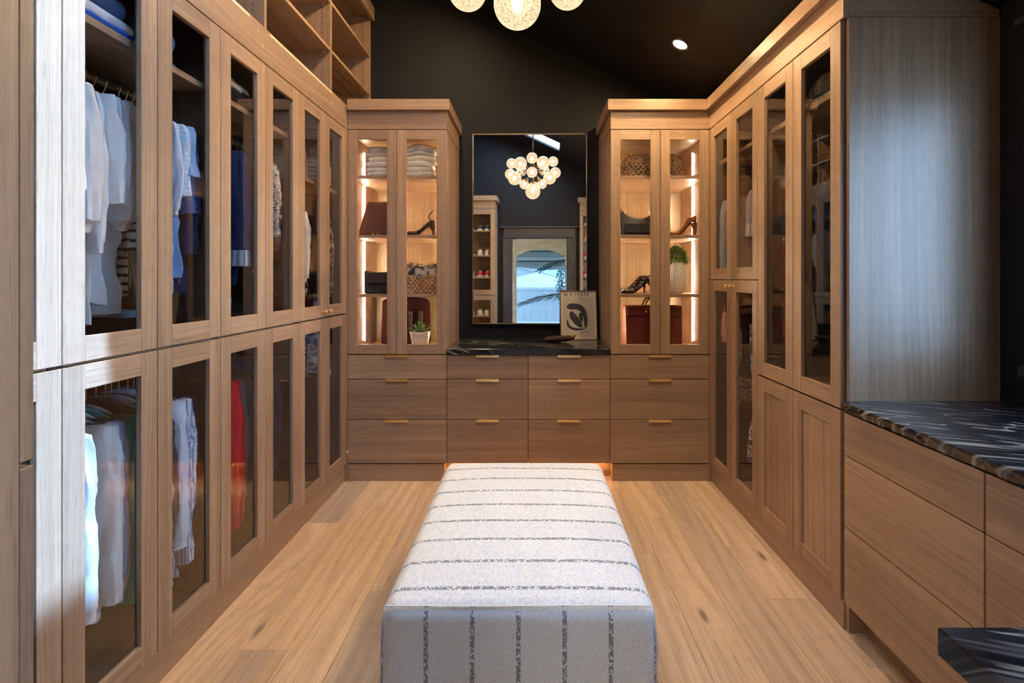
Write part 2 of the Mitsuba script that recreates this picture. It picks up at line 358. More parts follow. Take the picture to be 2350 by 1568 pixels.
# doorway casing (seen in the mirror)
d1 = struct('door_1', 'dark painted doorway casing')
yf = YR
for p in ((DX0 - 0.115, DX0), (DX1, DX1 + 0.115)):
    part(d1, 'casing', boxply((p[0], yf, 0), (p[1], yf + 0.022, DZ), 'm_trim_paint', 'z', 0.002))
    s = -1 if p[0] < 0 else 1; e = p[0] if s < 0 else p[1]
    part(d1, 'back_band', boxply((e - 0.012, yf, 0), (e + 0.012, yf + 0.032, DZ + 0.02), 'm_trim_paint', 'z', 0.002))
part(d1, 'head_fillet', boxply((DX0 - 0.14, yf, DZ), (DX1 + 0.14, yf + 0.034, DZ + 0.022), 'm_trim_paint', 'x', 0.004))
part(d1, 'head_board', boxply((DX0 - 0.12, yf, DZ + 0.022), (DX1 + 0.12, yf + 0.024, DZ + 0.155), 'm_trim_paint', 'x', 0.002))
part(d1, 'head_cap', boxply((DX0 - 0.17, yf, DZ + 0.155), (DX1 + 0.17, yf + 0.06, DZ + 0.185), 'm_trim_paint', 'x', 0.006))
for e in (DX0, DX1): part(d1, 'jamb', boxply((e - 0.012 if e > 0 else e, 0.15, 0), (e if e > 0 else e + 0.012, YR + 0.004, DZ), 'm_trim_paint', 'z', 0.001))
# window in the right wall: casing, shutter frame and louvres
w1 = struct('window_1', 'window with plantation shutters over the side counter')
for q in ((WY0 - 0.10, WY0), (WY1, WY1 + 0.10)): part(w1, 'casing', boxply((XR - 0.022, q[0], WZ0 - 0.02), (XR, q[1], WZ1), 'm_trim_paint', 'z', 0.002))
part(w1, 'head_board', boxply((XR - 0.024, WY0 - 0.105, WZ1), (XR, WY1 + 0.105, WZ1 + 0.13), 'm_trim_paint', 'y', 0.002))
part(w1, 'head_cap', boxply((XR - 0.06, WY0 - 0.14, WZ1 + 0.13), (XR, WY1 + 0.135, WZ1 + 0.155), 'm_trim_paint', 'y', 0.005))
part(w1, 'sill', boxply((XR - 0.05, WY0 - 0.13, WZ0 - 0.045), (XR + 0.12, WY1 + 0.13, WZ0), 'm_trim_paint', 'y', 0.004))
part(w1, 'pane', mikit.ply((np.array([(XR + 0.11, WY0, WZ0), (XR + 0.11, WY1, WZ0), (XR + 0.11, WY1, WZ1), (XR + 0.11, WY0, WZ1)]), np.array([[0, 1, 2], [0, 2, 3]])), 'm_window_glass'))
for i in range(2):
    a0 = WY0 + 0.5 * i; a1 = a0 + 0.5
    for q in ((a0, a0 + 0.035), (a1 - 0.035, a1)): part(w1, 'shutter_stile', boxply((XR + 0.03, q[0], WZ0), (XR + 0.055, q[1], WZ1), 'm_white_paint', 'z', 0.002))
    for q in ((WZ0, WZ0 + 0.05), (WZ1 - 0.05, WZ1)): part(w1, 'shutter_rail', boxply((XR + 0.03, a0 + 0.035, q[0]), (XR + 0.055, a1 - 0.035, q[1]), 'm_white_paint', 'y', 0.002))
    part(w1, 'tilt_rod', boxply((XR + 0.012, (a0 + a1) / 2 - 0.005, WZ0 + 0.06), (XR + 0.022, (a0 + a1) / 2 + 0.005, WZ1 - 0.06), 'm_white_paint', 'z', 0.001))
    nl = 12; hgt = (WZ1 - WZ0 - 0.10) / nl
    for j in range(nl):
        zc = WZ0 + 0.05 + hgt * (j + 0.5)
        v, f, uv = cbox((-0.032, a0 + 0.037, -0.004), (0.032, a1 - 0.037, 0.004), 'y', 0.002)
        th = math.radians(8); M = np.eye(4); M[0, 0] = M[2, 2] = math.cos(th); M[0, 2] = -math.sin(th); M[2, 0] = math.sin(th); M[:3, 3] = (XR + 0.0425, 0, zc)
        part(w1, 'louvre', wply([xf((v, f, uv), M)], 'm_white_paint'))

# ---------------------------------------------------------------- hall and patio behind the camera (seen in the mirror)
sbx(struct('wall_hall_left'), (-2.0, -3.0, 0), (-1.9, 0.16, 2.75), 'm_cream_paint')
sbx(struct('wall_hall_right'), (1.9, -3.0, 0), (2.0, 0.16, 2.75), 'm_cream_paint')
sbx(struct('wall_hall_near'), (DX1, 0.10, 0), (2.0, 0.16, 2.75), 'm_cream_paint')
sbx(struct('wall_hall_near'), (-2.0, 0.10, 0), (DX0, 0.16, 2.75), 'm_cream_paint')
sbx(struct('wall_hall_near'), (DX0, 0.10, DZ), (DX1, 0.16, 2.75), 'm_cream_paint')
sbx(struct('ceiling_hall'), (-2.0, -3.1, 2.75), (2.0, 0.16, 2.85), 'm_white_paint')
hl = thing('hall_lamp', 'round flush ceiling lamp of the hall behind the doorway', 'lamp')
a = np.arange(32) * 2 * np.pi / 32; vv = np.vstack([np.stack([-0.9 + 0.2 * np.cos(a), -1.3 + 0.2 * np.sin(a), np.full(32, 2.70)], 1), [[-0.9, -1.3, 2.70]]])
part(hl, 'diffuser', {**mikit.ply((vv, np.array([[32, (i + 1) % 32, i] for i in range(32)])), 'm_emit_body'), 'emitter': {'type': 'area', 'radiance': rgb(30, 28, 24)}})
part(hl, 'base', smooth(tube([(-0.9, -1.3, 2.702), (-0.9, -1.3, 2.748)], 0.205, 32), 'm_white_paint', 30))
sbx(struct('floor_hall'), (-2.0, -3.1, -0.06), (2.0, 0.16, -0.0005), 'm_cream_paint')
AX0, AX1 = -0.585, 0.507; AC = (AX0 + AX1) / 2; AW = (AX1 - AX0) / 2; ASP, AAP = 1.885, 2.055
Rr = (AW ** 2 + (AAP - ASP) ** 2) / (2 * (AAP - ASP))
def arch(extra, z0=0.0):
    hw = AW + extra; r = Rr + extra; zc = AAP - Rr
    th = math.asin(min(1, hw / r))
    pts = [(AC + r * math.sin(t), zc + r * math.cos(t)) for t in np.linspace(-th, th, 25)]
    return Polygon([(AC - hw, z0)] + pts + [(AC + hw, z0)])
def xz(mesh, y):  # an extrusion in the xy plane stood up into xz, its depth along -y from y
    v = mesh[0]; return np.stack([v[:, 0], y - v[:, 2], v[:, 1]], 1), mesh[1]
wall = sbox(-2.0, 0.0, 2.0, 2.85).difference(arch(0.0, -0.1))
scene[struct('wall_hall_far')] = mikit.ply(xz(extrude(wall, 0.15), -3.0), 'm_cream_paint')
d2 = struct('door_2', 'arched cream door surround to the patio')
part(d2, 'arch_casing', mikit.ply(xz(extrude(arch(0.10).difference(arch(0.0, -0.1)), 0.03), -2.97), 'm_cream_paint'))
part(d2, 'arch_bead', mikit.ply(xz(extrude(arch(0.115).difference(arch(0.095, -0.1)), 0.045), -2.955), 'm_cream_paint'))
ag = np.array(arch(0.0).exterior.coords)[:-1]
part(d2, 'pane', mikit.ply((np.vstack([np.stack([ag[:, 0], ag[:, 0] * 0 - 3.07, ag[:, 1]], 1), [[AC, -3.07, 1.0]]]), np.array([[len(ag), i, (i + 1) % len(ag)] for i in range(len(ag))])), 'm_tinted_glass'))
sbx(struct('ground_outside'), (-40, -60, -0.2), (40, 40, -0.07), 'm_grass')
sbx(struct('floor_patio'), (-6, -9, -0.07), (6, -3.15, -0.02), 'm_cream_paint')
pr = thing('patio_roof', 'pale beamed patio roof over the arched doorway in the mirror', 'roof')
zr_ = lambda yy: 2.52 + 0.205 * (yy + 3.3)
for i in range(10):
    y0 = -3.3 - 0.32 * i; v, f, uv = cbox((-5, y0 - 0.316, 0), (5, y0, 0.04), 'x', 0.004); v = v.copy(); v[:, 2] += zr_(v[:, 1]); part(pr, 'board', wply([(v, f, uv)], 'm_cream_paint'))
for yy in (-4.1, -5.2, -6.3): part(pr, 'beam', boxply((-5, yy - 0.07, zr_(yy) - 0.17), (5, yy + 0.07, zr_(yy) - 0.016), 'm_cream_paint', 'x', 0.01))
for xx in (-4.5, 4.5): part(pr, 'post', boxply((xx - 0.08, -6.38, -0.05), (xx + 0.08, -6.22, zr_(-6.3) - 0.171), 'm_cream_paint', 'z', 0.01))
n = 60; uu = np.linspace(-2.2, 2.0, n); tt = np.linspace(0, 1, 8); Ug, Tg = np.meshgrid(uu, tt, indexing='ij')
dr_ = np.stack([Ug, -6.45 + 0.06 * np.sin(Ug * 9) * Tg, zr_(-6.4) - 0.02 - Tg * (0.10 + 0.11 * (0.5 + 0.5 * np.sin(Ug * 2.6 + 1.2)))], -1).reshape(-1, 3)
t = thing('fabric_valance', 'white cloth valance sagging along the patio roof edge in the mirror', 'cloth'); scene[t] = smooth((dr_, grid_faces(n, 8)), 'm_white_paint', True)
fe = thing('fence', 'white board fence at the far side of the patio in the mirror', 'fence')
for i in range(26): part(fe, 'board', boxply((-3.2 + 0.25 * i, -8.6, -0.05), (-3.2 + 0.25 * i + 0.243, -8.57, 1.02), 'm_white_paint', 'z', 0.003))
part(fe, 'top_rail', boxply((-3.2, -8.62, 1.02), (3.3, -8.54, 1.06), 'm_white_paint', 'x', 0.004))
pa = thing('patio_umbrella', 'white cloth patio umbrella beyond the fence in the mirror', 'umbrella')
a = np.arange(9) * 2 * np.pi / 8
can = [(0.02, 1.64), (0.9, 1.42), (2.1, 1.10), (2.1, 0.95)]
part(pa, 'canopy', mikit.ply(lathe(can[::-1], 8, (-0.35, -11.1, 0)), 'm_white_paint'))
part(pa, 'pole', smooth(tube([(-0.35, -11.1, -0.07), (-0.35, -11.1, 1.64)], 0.03, 10), 'm_white_paint'))
sh = thing('pool_house', 'white gabled house behind the patio fence in the mirror', 'house')
gp = Polygon([(-4.4, 0), (-4.4, 1.25), (-1.8, 2.12), (0.8, 1.25), (0.8, 0)])
part(sh, 'gable_wall', mikit.ply(xz(extrude(gp, 4.0), -13.8), 'm_white_paint'))
part(sh, 'roof', mikit.ply(join([xz(extrude(Polygon([(-4.7, 1.15), (-1.8, 2.12), (-1.8, 2.24), (-4.8, 1.25)]), 4.4), -13.6), xz(extrude(Polygon([(1.1, 1.15), (-1.8, 2.12), (-1.8, 2.24), (1.2, 1.25)]), 4.4), -13.6)]), 'm_cream_paint'))
def leaf_quads(P, D, N, L, W):
    """Pointed leaves: at P, along D, with normals N, lengths L and widths W (arrays)."""
    S = np.cross(D, N); S /= np.linalg.norm(S, axis=1, keepdims=True) + 1e-9
    L, W = L[:, None], W[:, None]
    V = np.stack([P, P + D * L * 0.45 + S * W * 0.5 - N * 0.0 * L, P + D * L, P + D * L * 0.45 - S * W * 0.5], 1).reshape(-1, 3)
    i = np.arange(len(P))[:, None] * 4
    return V, np.vstack([i + [0, 1, 2], i + [0, 2, 3]])
def frond(base, tip, droop, n, ll, seed):
    rg = np.random.default_rng(seed); base, tip = np.array(base, float), np.array(tip, float)
    t = np.linspace(0, 1, 24)[:, None]; P = base + (tip - base) * t + np.array([0, 0, 1.0]) * droop * (t * (1 - t) * 4)
    stem = tube(P, np.linspace(0.014, 0.004, 24), 6)
    tt = np.repeat(np.linspace(0.08, 0.99, n), 2); pos = np.stack([np.interp(tt, t[:, 0], P[:, k]) for k in range(3)], 1)
    ax = (tip - base) / np.linalg.norm(tip - base); side = np.cross(ax, [0, 0.35, 1.0]); side /= np.linalg.norm(side)
    sg = np.tile([1, -1], n)[:, None]
    D = ax * 0.75 + side * sg * 0.62 + rg.normal(0, 0.10, (2 * n, 3)) - np.array([0, 0, 0.22]); D /= np.linalg.norm(D, axis=1, keepdims=True)
    return stem, leaf_quads(pos, D, np.tile([0.1, 1.0, 0.3], (2 * n, 1)), ll * (1.0 - 0.55 * np.abs(tt - 0.35)), np.full(2 * n, 0.022))
for i, (b, t, dr_, nm) in enumerate((((1.35, -5.9, 1.9), (-0.10, -5.4, 1.62), 0.16, 'blue green palm frond hanging across the top right of the arched opening'), ((1.3, -5.6, 0.95), (-0.62, -5.2, 0.72), 0.14, 'blue green palm frond hanging low across the arched opening'))):
    pf = thing('palm_frond', nm, 'palm'); st, lv = frond(b, t, dr_, 46, 0.36, i)
    part(pf, 'stem', smooth(st, 'm_bronze')); part(pf, 'leaflets', vcol(lv, (0.14, 0.20, 0.19), 'm_leaf'), kind='stuff')
tr = thing('tree', 'leafy tree at the right of the arched opening in the mirror', 'tree')
rg = np.random.default_rng(4); n = 1900
P = rg.normal(0, 1, (n, 3)); P /= np.linalg.norm(P, axis=1, keepdims=True); P = P * rg.uniform(0.5, 1.0, (n, 1)) ** 0.5 * [0.42, 0.42, 1.0] + [0.80, -7.4, 1.30]
D = rg.normal(0, 1, (n, 3)); D /= np.linalg.norm(D, axis=1, keepdims=True); N = rg.normal(0, 1, (n, 3)); N -= D * (N * D).sum(1, keepdims=True); N /= np.linalg.norm(N, axis=1, keepdims=True)
lv = leaf_quads(P, D, N, rg.uniform(0.06, 0.13, n), rg.uniform(0.025, 0.05, n))
part(tr, 'foliage', vcol(lv, np.repeat(np.array([0.15, 0.22, 0.20]) * rg.uniform(0.5, 1.5, (n, 1)), 4, 0), 'm_leaf'), kind='stuff')
part(tr, 'trunk', smooth(tube([(1.05, -7.5, -0.07), (1.0, -7.5, 1.0), (0.9, -7.45, 2.0)], [0.08, 0.06, 0.03], 10), 'm_bronze'))

# ---------------------------------------------------------------- cabinets
def wood(t, nm, lo, hi, grain='z', label=None): return part(t, nm, boxply(lo, hi, 'm_wood', grain), label)
ZT, ZS = 2.432, 1.158                      # door tops; the split of the left wardrobes
pitch = 0.342
LY = [1.340 + pitch * k for k in range(-2, 7)]     # door edges on the left wall: 0.656 .. 3.392
RODZ, SHZ = 2.125, 2.19
wlab = ['glass front oak wardrobe nearest the camera on the left wall, white blouses inside', 'glass front oak wardrobe on the left wall, navy jackets above, red sweaters below',
        'glass front oak wardrobe on the left wall beside the drawers, with two brass knobs']
def wardrobe_left(y0, y1, label, lowshelf, knobs, split):
    t = thing('wardrobe_cabinet', label, 'wardrobe'); xb, xf_ = XL + 0.004, -1.2975
    for yy in (y0 + 0.0005, y1 - 0.0185): part(t, 'side_panel', boxply((xb + 0.012, yy, 0.118), (xf_, yy + 0.018, ZT), 'm_wood_dark'))
    part(t, 'back_panel', boxply((xb, y0 + 0.0005, 0.118), (xb + 0.010, y1 - 0.0005, ZT), 'm_wood_dark', 'z', 0))
    part(t, 'bottom_panel', boxply((xb + 0.012, y0 + 0.02, 0.118), (xf_, y1 - 0.02, 0.136), 'm_wood_dark', 'y'))
    part(t, 'top_panel', boxply((xb + 0.012, y0 + 0.02, ZT - 0.018), (xf_, y1 - 0.02, ZT), 'm_wood_dark', 'y'))
    if lowshelf: wood(t, 'shelf', (xb + 0.014, y0 + 0.021, 1.975), (-1.325, y1 - 0.021, 2.0), 'y')
    else: wood(t, 'shelf', (xb + 0.014, y0 + 0.021, SHZ - 0.025), (-1.325, y1 - 0.021, SHZ), 'y')
    if split: wood(t, 'mid_rail', (-1.36, y0 + 0.021, ZS - 0.012), (-1.2985, y1 - 0.021, ZS + 0.012), 'y')
    rod(t, (-1.585, y0 + 0.0205, (1.93 if lowshelf else RODZ)), (-1.585, y1 - 0.0205, (1.93 if lowshelf else RODZ)))
    if split: rod(t, (-1.585, y0 + 0.0205, 1.055), (-1.585, y1 - 0.0205, 1.055))
    ym = (y0 + y1) / 2
    for a0, a1, s in ((y0, ym, 1), (ym, y1, -1)):
        kz = 1.198
        door(t, LEFT, a0, a1, ZS + 0.004, ZT, knob=((ym - s * 0.033, kz) if knobs else None))
        door(t, LEFT, a0, a1, 0.120, ZS - 0.002)
    return t
wardrobe_left(LY[0], LY[2], 'glass front oak wardrobe at the left picture edge behind the shoe cabinet', False, False, True)
wardrobe_left(LY[2], LY[4], wlab[0], False, False, True)
wardrobe_left(LY[4], LY[6], wlab[1], False, False, True)
t = wardrobe_left(LY[6], LY[8], wlab[2], True, True, False)
wood(t, 'filler', (-1.297, 3.3935, 0.0), (-1.2718, 3.4035, 2.585))
t = thing('toe_kick', 'dark oak toe kick board along the floor under the left wardrobes', 'toe kick'); scene[t] = boxply((-1.31, LY[0], 0.0), (-1.288, LY[8], 0.1165), 'm_wood', 'y')
t = thing('fascia_board', 'long oak fascia board over the left wardrobes, with screw holes', 'board')
part(t, 'board', boxply((-1.297, LY[0], 2.436), (-1.277, LY[8], 2.59), 'm_wood', 'y'))
holes = []
for yy, zz in ((1.55, 2.535), (1.66, 2.50), (2.02, 2.55), (2.30, 2.56), (2.34, 2.505), (2.88, 2.50), (3.16, 2.53), (3.33, 2.555), (3.36, 2.50)):
    a = np.linspace(0, 2 * np.pi, 13)[:-1]; vv = np.stack([np.full(12, -1.2766), yy + 0.0042 * np.cos(a) * (1 + 0.35 * np.sin(2 * a + yy * 40)), zz + 0.0062 * np.sin(a) * (1 + 0.4 * np.cos(3 * a + zz * 90)) + 0.002], 1)
    ring = np.stack([np.full(12, -1.2766), yy + 0.0026 * np.cos(a), zz + 0.0028 * np.sin(a)], 1)
    i = np.arange(12); holes.append((np.vstack([vv, ring]), np.vstack([np.stack([i, (i + 1) % 12, 12 + (i + 1) % 12], 1), np.stack([i, 12 + (i + 1) % 12, 12 + i], 1)])))
part(t, 'screw_hole_rim', mikit.ply(join([(h[0], h[1], h[0][:, 1:]) for h in holes])[:2], 'm_raw_wood', uv=join([(h[0], h[1], h[0][:, 1:]) for h in holes])[2]), label='pale chipped screw hole')
for i, (y0, y1) in enumerate(((1.5, 2.24), (2.42, 3.17))):
    t = thing('wood_strip', f'unfinished pale wood strip on top of the fascia, {"nearer the camera" if i == 0 else "below the open cubbies"}', 'strip')
    scene[t] = boxply((-1.300, y0, 2.591), (-1.281, y1, 2.603), 'm_raw_wood', 'y')
# open cubbies above the left wardrobes
t = thing('cubby_shelving', 'open oak cubby shelving reaching up over the left wardrobes', 'shelving')
CB = -1.86
YD = [0.812, 1.612, 2.412, 3.205, 3.985]
for yy in YD: wood(t, 'divider', (CB + 0.012, yy - 0.01, 2.594), (-1.302, yy + 0.01, 3.52))
part(t, 'back_panel', boxply((CB, YD[0], 2.594), (CB + 0.010, YD[-1], 3.52), 'm_wood', 'z', 0))
for a, b in zip(YD[:-1], YD[1:]):
    for zz in (2.63, 2.9, 3.215): wood(t, 'shelf', (CB + 0.012, a + 0.0115, zz - 0.022), (-1.304, b - 0.0115, zz), 'y')
    for zz in (2.9, 3.215):
        for yy in (a + 0.0105, b - 0.0235): part(t, 'shelf_clip', boxply((-1.36, yy, zz - 0.036), (-1.335, yy + 0.013, zz - 0.0225), 'm_silver', 'x', 0.002))
wood(t, 'top_board', (CB, YD[0] - 0.02, 3.521), (-1.302, YD[-1] + 0.01, 3.545), 'y')
wood(t, 'top_fascia', (-1.30, YD[0] - 0.02, 3.49), (-1.272, YD[-1] + 0.01, 3.60), 'y')
pins = []
for yy in YD[1:]:
    for xx in (-1.36, -1.72):
        for zz in np.arange(2.68, 3.48, 0.032):
            a = np.arange(6) * np.pi / 3; pins.append((np.stack([xx + 0.0035 * np.cos(a), np.full(6, yy - 0.0104), zz + 0.0035 * np.sin(a)], 1), np.array([[0, 1, 2], [0, 2, 3], [0, 3, 4], [0, 4, 5]])))
part(t, 'shelf_pin_hole', mikit.ply(join(pins), 'm_black_metal'), kind='stuff')

# back wall: drawers, counter, lit display cabinets
bx = [-1.271, -0.584, -0.021, 0.545, 1.232]
dz = [0.123, 0.4255, 0.7055, 0.873]
names = ['three drawer oak cabinet under the left display cabinet', 'left three drawer oak cabinet under the black counter', 'right three drawer oak cabinet under the black counter', 'three drawer oak cabinet under the right display cabinet']
for i in range(4):
    t = thing('drawer_cabinet', names[i], 'drawers')
    part(t, 'body', wply([cbox((bx[i] + 0.0001, 3.4205, 0.119), (bx[i] + 0.019, 3.99, 0.873), bev=0), cbox((bx[i + 1] - 0.019, 3.4205, 0.119), (bx[i + 1] - 0.0001, 3.99, 0.873), bev=0), cbox((bx[i] + 0.02, 3.43, 0.119), (bx[i + 1] - 0.02, 3.99, 0.135), 'x'), cbox((bx[i] + 0.02, 3.4205, 0.86), (bx[i + 1] - 0.02, 3.99, 0.872), 'x')]))
    for z0, z1 in zip(dz[:-1], dz[1:]): drawer(t, BACK, bx[i], bx[i + 1], z0, z1)
for i, (a, b, yy, lab) in enumerate(((-1.271, -0.60, 3.404, 'oak toe kick under the left drawers'), (-0.598, 0.559, 3.50, 'recessed oak toe kick under the middle drawers'), (0.561, 1.232, 3.404, 'oak toe kick under the right drawers'))):
    t = thing('toe_kick', lab, 'toe kick'); scene[t] = wply([cbox((a, yy, 0.0), (b, yy + 0.018, 0.1165), 'x')] + ([cbox((b - 0.018 if a < -1 else a, yy + 0.019, 0.0), (b if a < -1 else a + 0.018, 3.53, 0.1165), 'y')] if i != 1 else []))
t = thing('toe_kick_light', 'warm light strip glowing under the middle drawers', 'light')
scene[t] = {**boxply((-0.57, 3.455, 0.105), (0.53, 3.465, 0.113), 'm_emit_body', 'x', 0), 'emitter': {'type': 'area', 'radiance': rgb(*TOE_L), 'sampling_weight': 2.0}}
t = thing('countertop', 'black veined stone counter below the mirror', 'counter'); scene[t] = boxply((-0.583, 3.385, 0.875), (0.544, 3.995, 0.917), 'm_stone', 'x', 0.003)
def led(t, x, y, sgn):
    segs = [(0.935, 1.266), (1.300, 1.681), (1.716, 2.097), (2.131, 2.345)]
    prof = join([cbox((x, y - 0.004, a), (x + sgn * 0.005, y + 0.004, b), 'z', 0) for a, b in segs])
    k = part(t, 'led_strip', {**mikit.ply(prof[:2], 'm_emit_body'), 'emitter': {'type': 'area', 'radiance': rgb(*LED_L), 'sampling_weight': 2.5}}, label='glowing vertical light strip')
for i, (a, b) in enumerate(((-1.271, -0.585), (0.549, 1.232))):
    t = thing('display_cabinet', f'lit glass front oak display cabinet {"left" if i == 0 else "right"} of the mirror', 'cabinet')
    for q in (a + 0.001, b - 0.019): wood(t, 'side_panel', (q, 3.4205, 0.8745), (q + 0.018, 3.985, ZT))
    part(t, 'back_panel', boxply((a + 0.001, 3.986, 0.8745), (b - 0.001, 3.996, ZT), 'm_wood', 'z', 0))
    wood(t, 'bottom_panel', (a + 0.02, 3.4205, 0.8745), (b - 0.02, 3.985, 0.895), 'x'); wood(t, 'top_panel', (a + 0.02, 3.4205, ZT - 0.03), (b - 0.02, 3.985, ZT), 'x')
    for zz in (1.293, 1.709, 2.125): wood(t, 'shelf', (a + 0.0195, 3.452, zz - 0.022), (b - 0.0195, 3.984, zz), 'x')
    led(t, a + 0.0192, 3.70, 1); led(t, b - 0.0192, 3.70, -1)
    m = a + 0.341 if i == 0 else a + 0.3435
    door(t, BACK, a, m, 0.877, ZT, 'm_glass', 0.066, 0.068); door(t, BACK, m, b, 0.877, ZT, 'm_glass', 0.066, 0.068)
# cornices: frieze and crown
t = thing('cornice', 'oak cornice on top of the left display cabinet', 'cornice')
part(t, 'frieze', wply([cbox((-1.271, 3.404, 2.436), (-0.585, 3.424, 2.572), 'x'), cbox((-0.605, 3.4245, 2.436), (-0.585, 3.99, 2.572), 'y')]))
part(t, 'crown', wply([cbox((-1.262, 3.372, 2.560), (-0.562, 3.4035, 2.634), 'x'), cbox((-0.5845, 3.404, 2.560), (-0.562, 3.99, 2.634), 'y'), cbox((-1.262, 3.4045, 2.62), (-0.586, 3.99, 2.634), 'x')]))
t = thing('cornice', 'oak cornice running over the right display cabinet and the right wardrobes', 'cornice')
part(t, 'frieze', wply([cbox((0.549, 3.404, 2.436), (1.254, 3.424, 2.572), 'x'), cbox((0.549, 3.4245, 2.436), (0.569, 3.99, 2.572), 'y'), cbox((1.2345, 1.945, 2.436), (1.2545, 3.4035, 2.572), 'y')]))
part(t, 'crown', wply([cbox((0.526, 3.372, 2.560), (1.2025, 3.4035, 2.634), 'x'), cbox((0.526, 3.404, 2.560), (0.5485, 3.99, 2.634), 'y'), cbox((1.203, 1.913, 2.560), (1.234, 3.4035, 2.634), 'y'), cbox((0.549, 3.4045, 2.62), (1.234, 3.99, 2.634), 'x'), cbox((1.2345, 1.945, 2.62), (1.46, 3.40, 2.634), 'y')]))
fb = Polygon([(1.255, 2.436), (1.852, 2.436), (1.852, 2.465), (1.62, 2.572), (1.255, 2.572)])
v, f = xz(extrude(fb, 0.02), 1.965); part(t, 'end_frieze', mikit.ply((v, f), 'm_wood', uv=np.stack([v[:, 0], v[:, 2] + 130], 1)))
v, f = xz(extrude(Polygon([(1.203, 2.560), (1.64, 2.560), (1.50, 2.634), (1.203, 2.634)]), 0.03), 1.943); part(t, 'end_crown', mikit.ply((v, f), 'm_wood', uv=np.stack([v[:, 0], v[:, 2] + 170], 1)))
# right wall wardrobes
RY = [1.962, 2.320, 2.678, 3.036, 3.394]
def wardrobe_right(y0, y1, label, shelf, upper):
    t = thing('wardrobe_cabinet', label, 'wardrobe'); xb, xf_ = XR - 0.004, 1.255
    for yy in (y0 + 0.0005, y1 - 0.0185): part(t, 'side_panel', boxply((xb - 0.012, yy, 0.118), (xf_, yy + 0.018, ZT), 'm_wood_dark'))
    part(t, 'back_panel', boxply((xb, y0 + 0.0005, 0.118), (xb - 0.010, y1 - 0.0005, ZT), 'm_wood_dark', 'z', 0))
    for z0, z1 in ((0.118, 0.136), (ZT - 0.018, ZT)): part(t, 'bottom_panel' if z0 < 1 else 'top_panel', boxply((xb - 0.012, y0 + 0.02, z0), (xf_, y1 - 0.02, z1), 'm_wood_dark', 'y'))
    for zz in shelf: wood(t, 'shelf', (xb - 0.014, y0 + 0.021, zz - 0.025), (1.283, y1 - 0.021, zz), 'y')
    ym = (y0 + y1) / 2
    if upper: rod(t, (1.535, y0 + 0.0205, 2.06), (1.535, y1 - 0.0205, 2.06))
    else: rod(t, (1.535, y0 + 0.0205, 2.06), (1.535, y1 - 0.0205, 2.06)); rod(t, (1.535, y0 + 0.0205, 1.30), (1.535, y1 - 0.0205, 1.30))
    return t, ym
t, ym = wardrobe_right(RY[2], RY[4], 'tall glass front oak wardrobe in the far right corner, with two brass knobs', (2.2, 1.36), False)
for a0, a1, s in ((RY[2], ym, 1), (ym, RY[4], -1)):
    door(t, RIGHT, a0, a1, 1.3935, ZT); door(t, RIGHT, a0, a1, 0.120, 1.3925, knob=(ym - s * 0.033, 1.354))
wood(t, 'filler', (1.2328, 3.3955, 0.0), (1.2544, 3.412, 2.43))
t, ym = wardrobe_right(RY[0], RY[2], 'oak wardrobe on the right wall with solid lower doors and a wide end panel', (2.2, 0.87), True)
for a0, a1 in ((RY[0], ym), (ym, RY[2])):
    door(t, RIGHT, a0, a1, 0.880, ZT); door(t, RIGHT, a0, a1, 0.120, 0.874, glass=None, label='solid shaker door')
part(t, 'end_panel', boxply((1.2555, 1.943, 0.0), (XR - 0.002, 1.9615, 2.434), 'm_wood', 'z'), label='broad vertical oak end panel')
t = thing('toe_kick', 'oak toe kick board under the right wardrobes', 'toe kick'); scene[t] = boxply((1.246, 1.962, 0.0), (1.268, 3.394, 0.1165), 'm_wood', 'y')
# right counter and its drawers
for i, (y0, y1, lab) in enumerate(((1.340, 1.942, 'oak drawer cabinet beside the right wardrobe, below the black counter'), (0.735, 1.339, 'oak drawer cabinet at the right picture edge below the black counter'))):
    t = thing('drawer_cabinet', lab, 'drawers'); g = lambda a, b, c, e, gr='z': cbox((1.2545, a, c), (XR - 0.004, b, e), gr)
    part(t, 'body', wply([g(y0 + 0.001, y0 + 0.019, 0.119, 0.873), g(y1 - 0.019, y1 - 0.001, 0.119, 0.873), g(y0 + 0.02, y1 - 0.02, 0.119, 0.135, 'y'), g(y0 + 0.02, y1 - 0.02, 0.86, 0.872, 'y')]))
    for z0, z1 in zip(dz[:-1], dz[1:]): drawer(t, RIGHT, y0, y1, z0, z1, pull=False)
t = thing('toe_kick', 'recessed oak toe kick under the right counter drawers', 'toe kick'); scene[t] = boxply((1.32, 0.70, 0.0), (1.338, 1.942, 0.1165), 'm_wood', 'y')
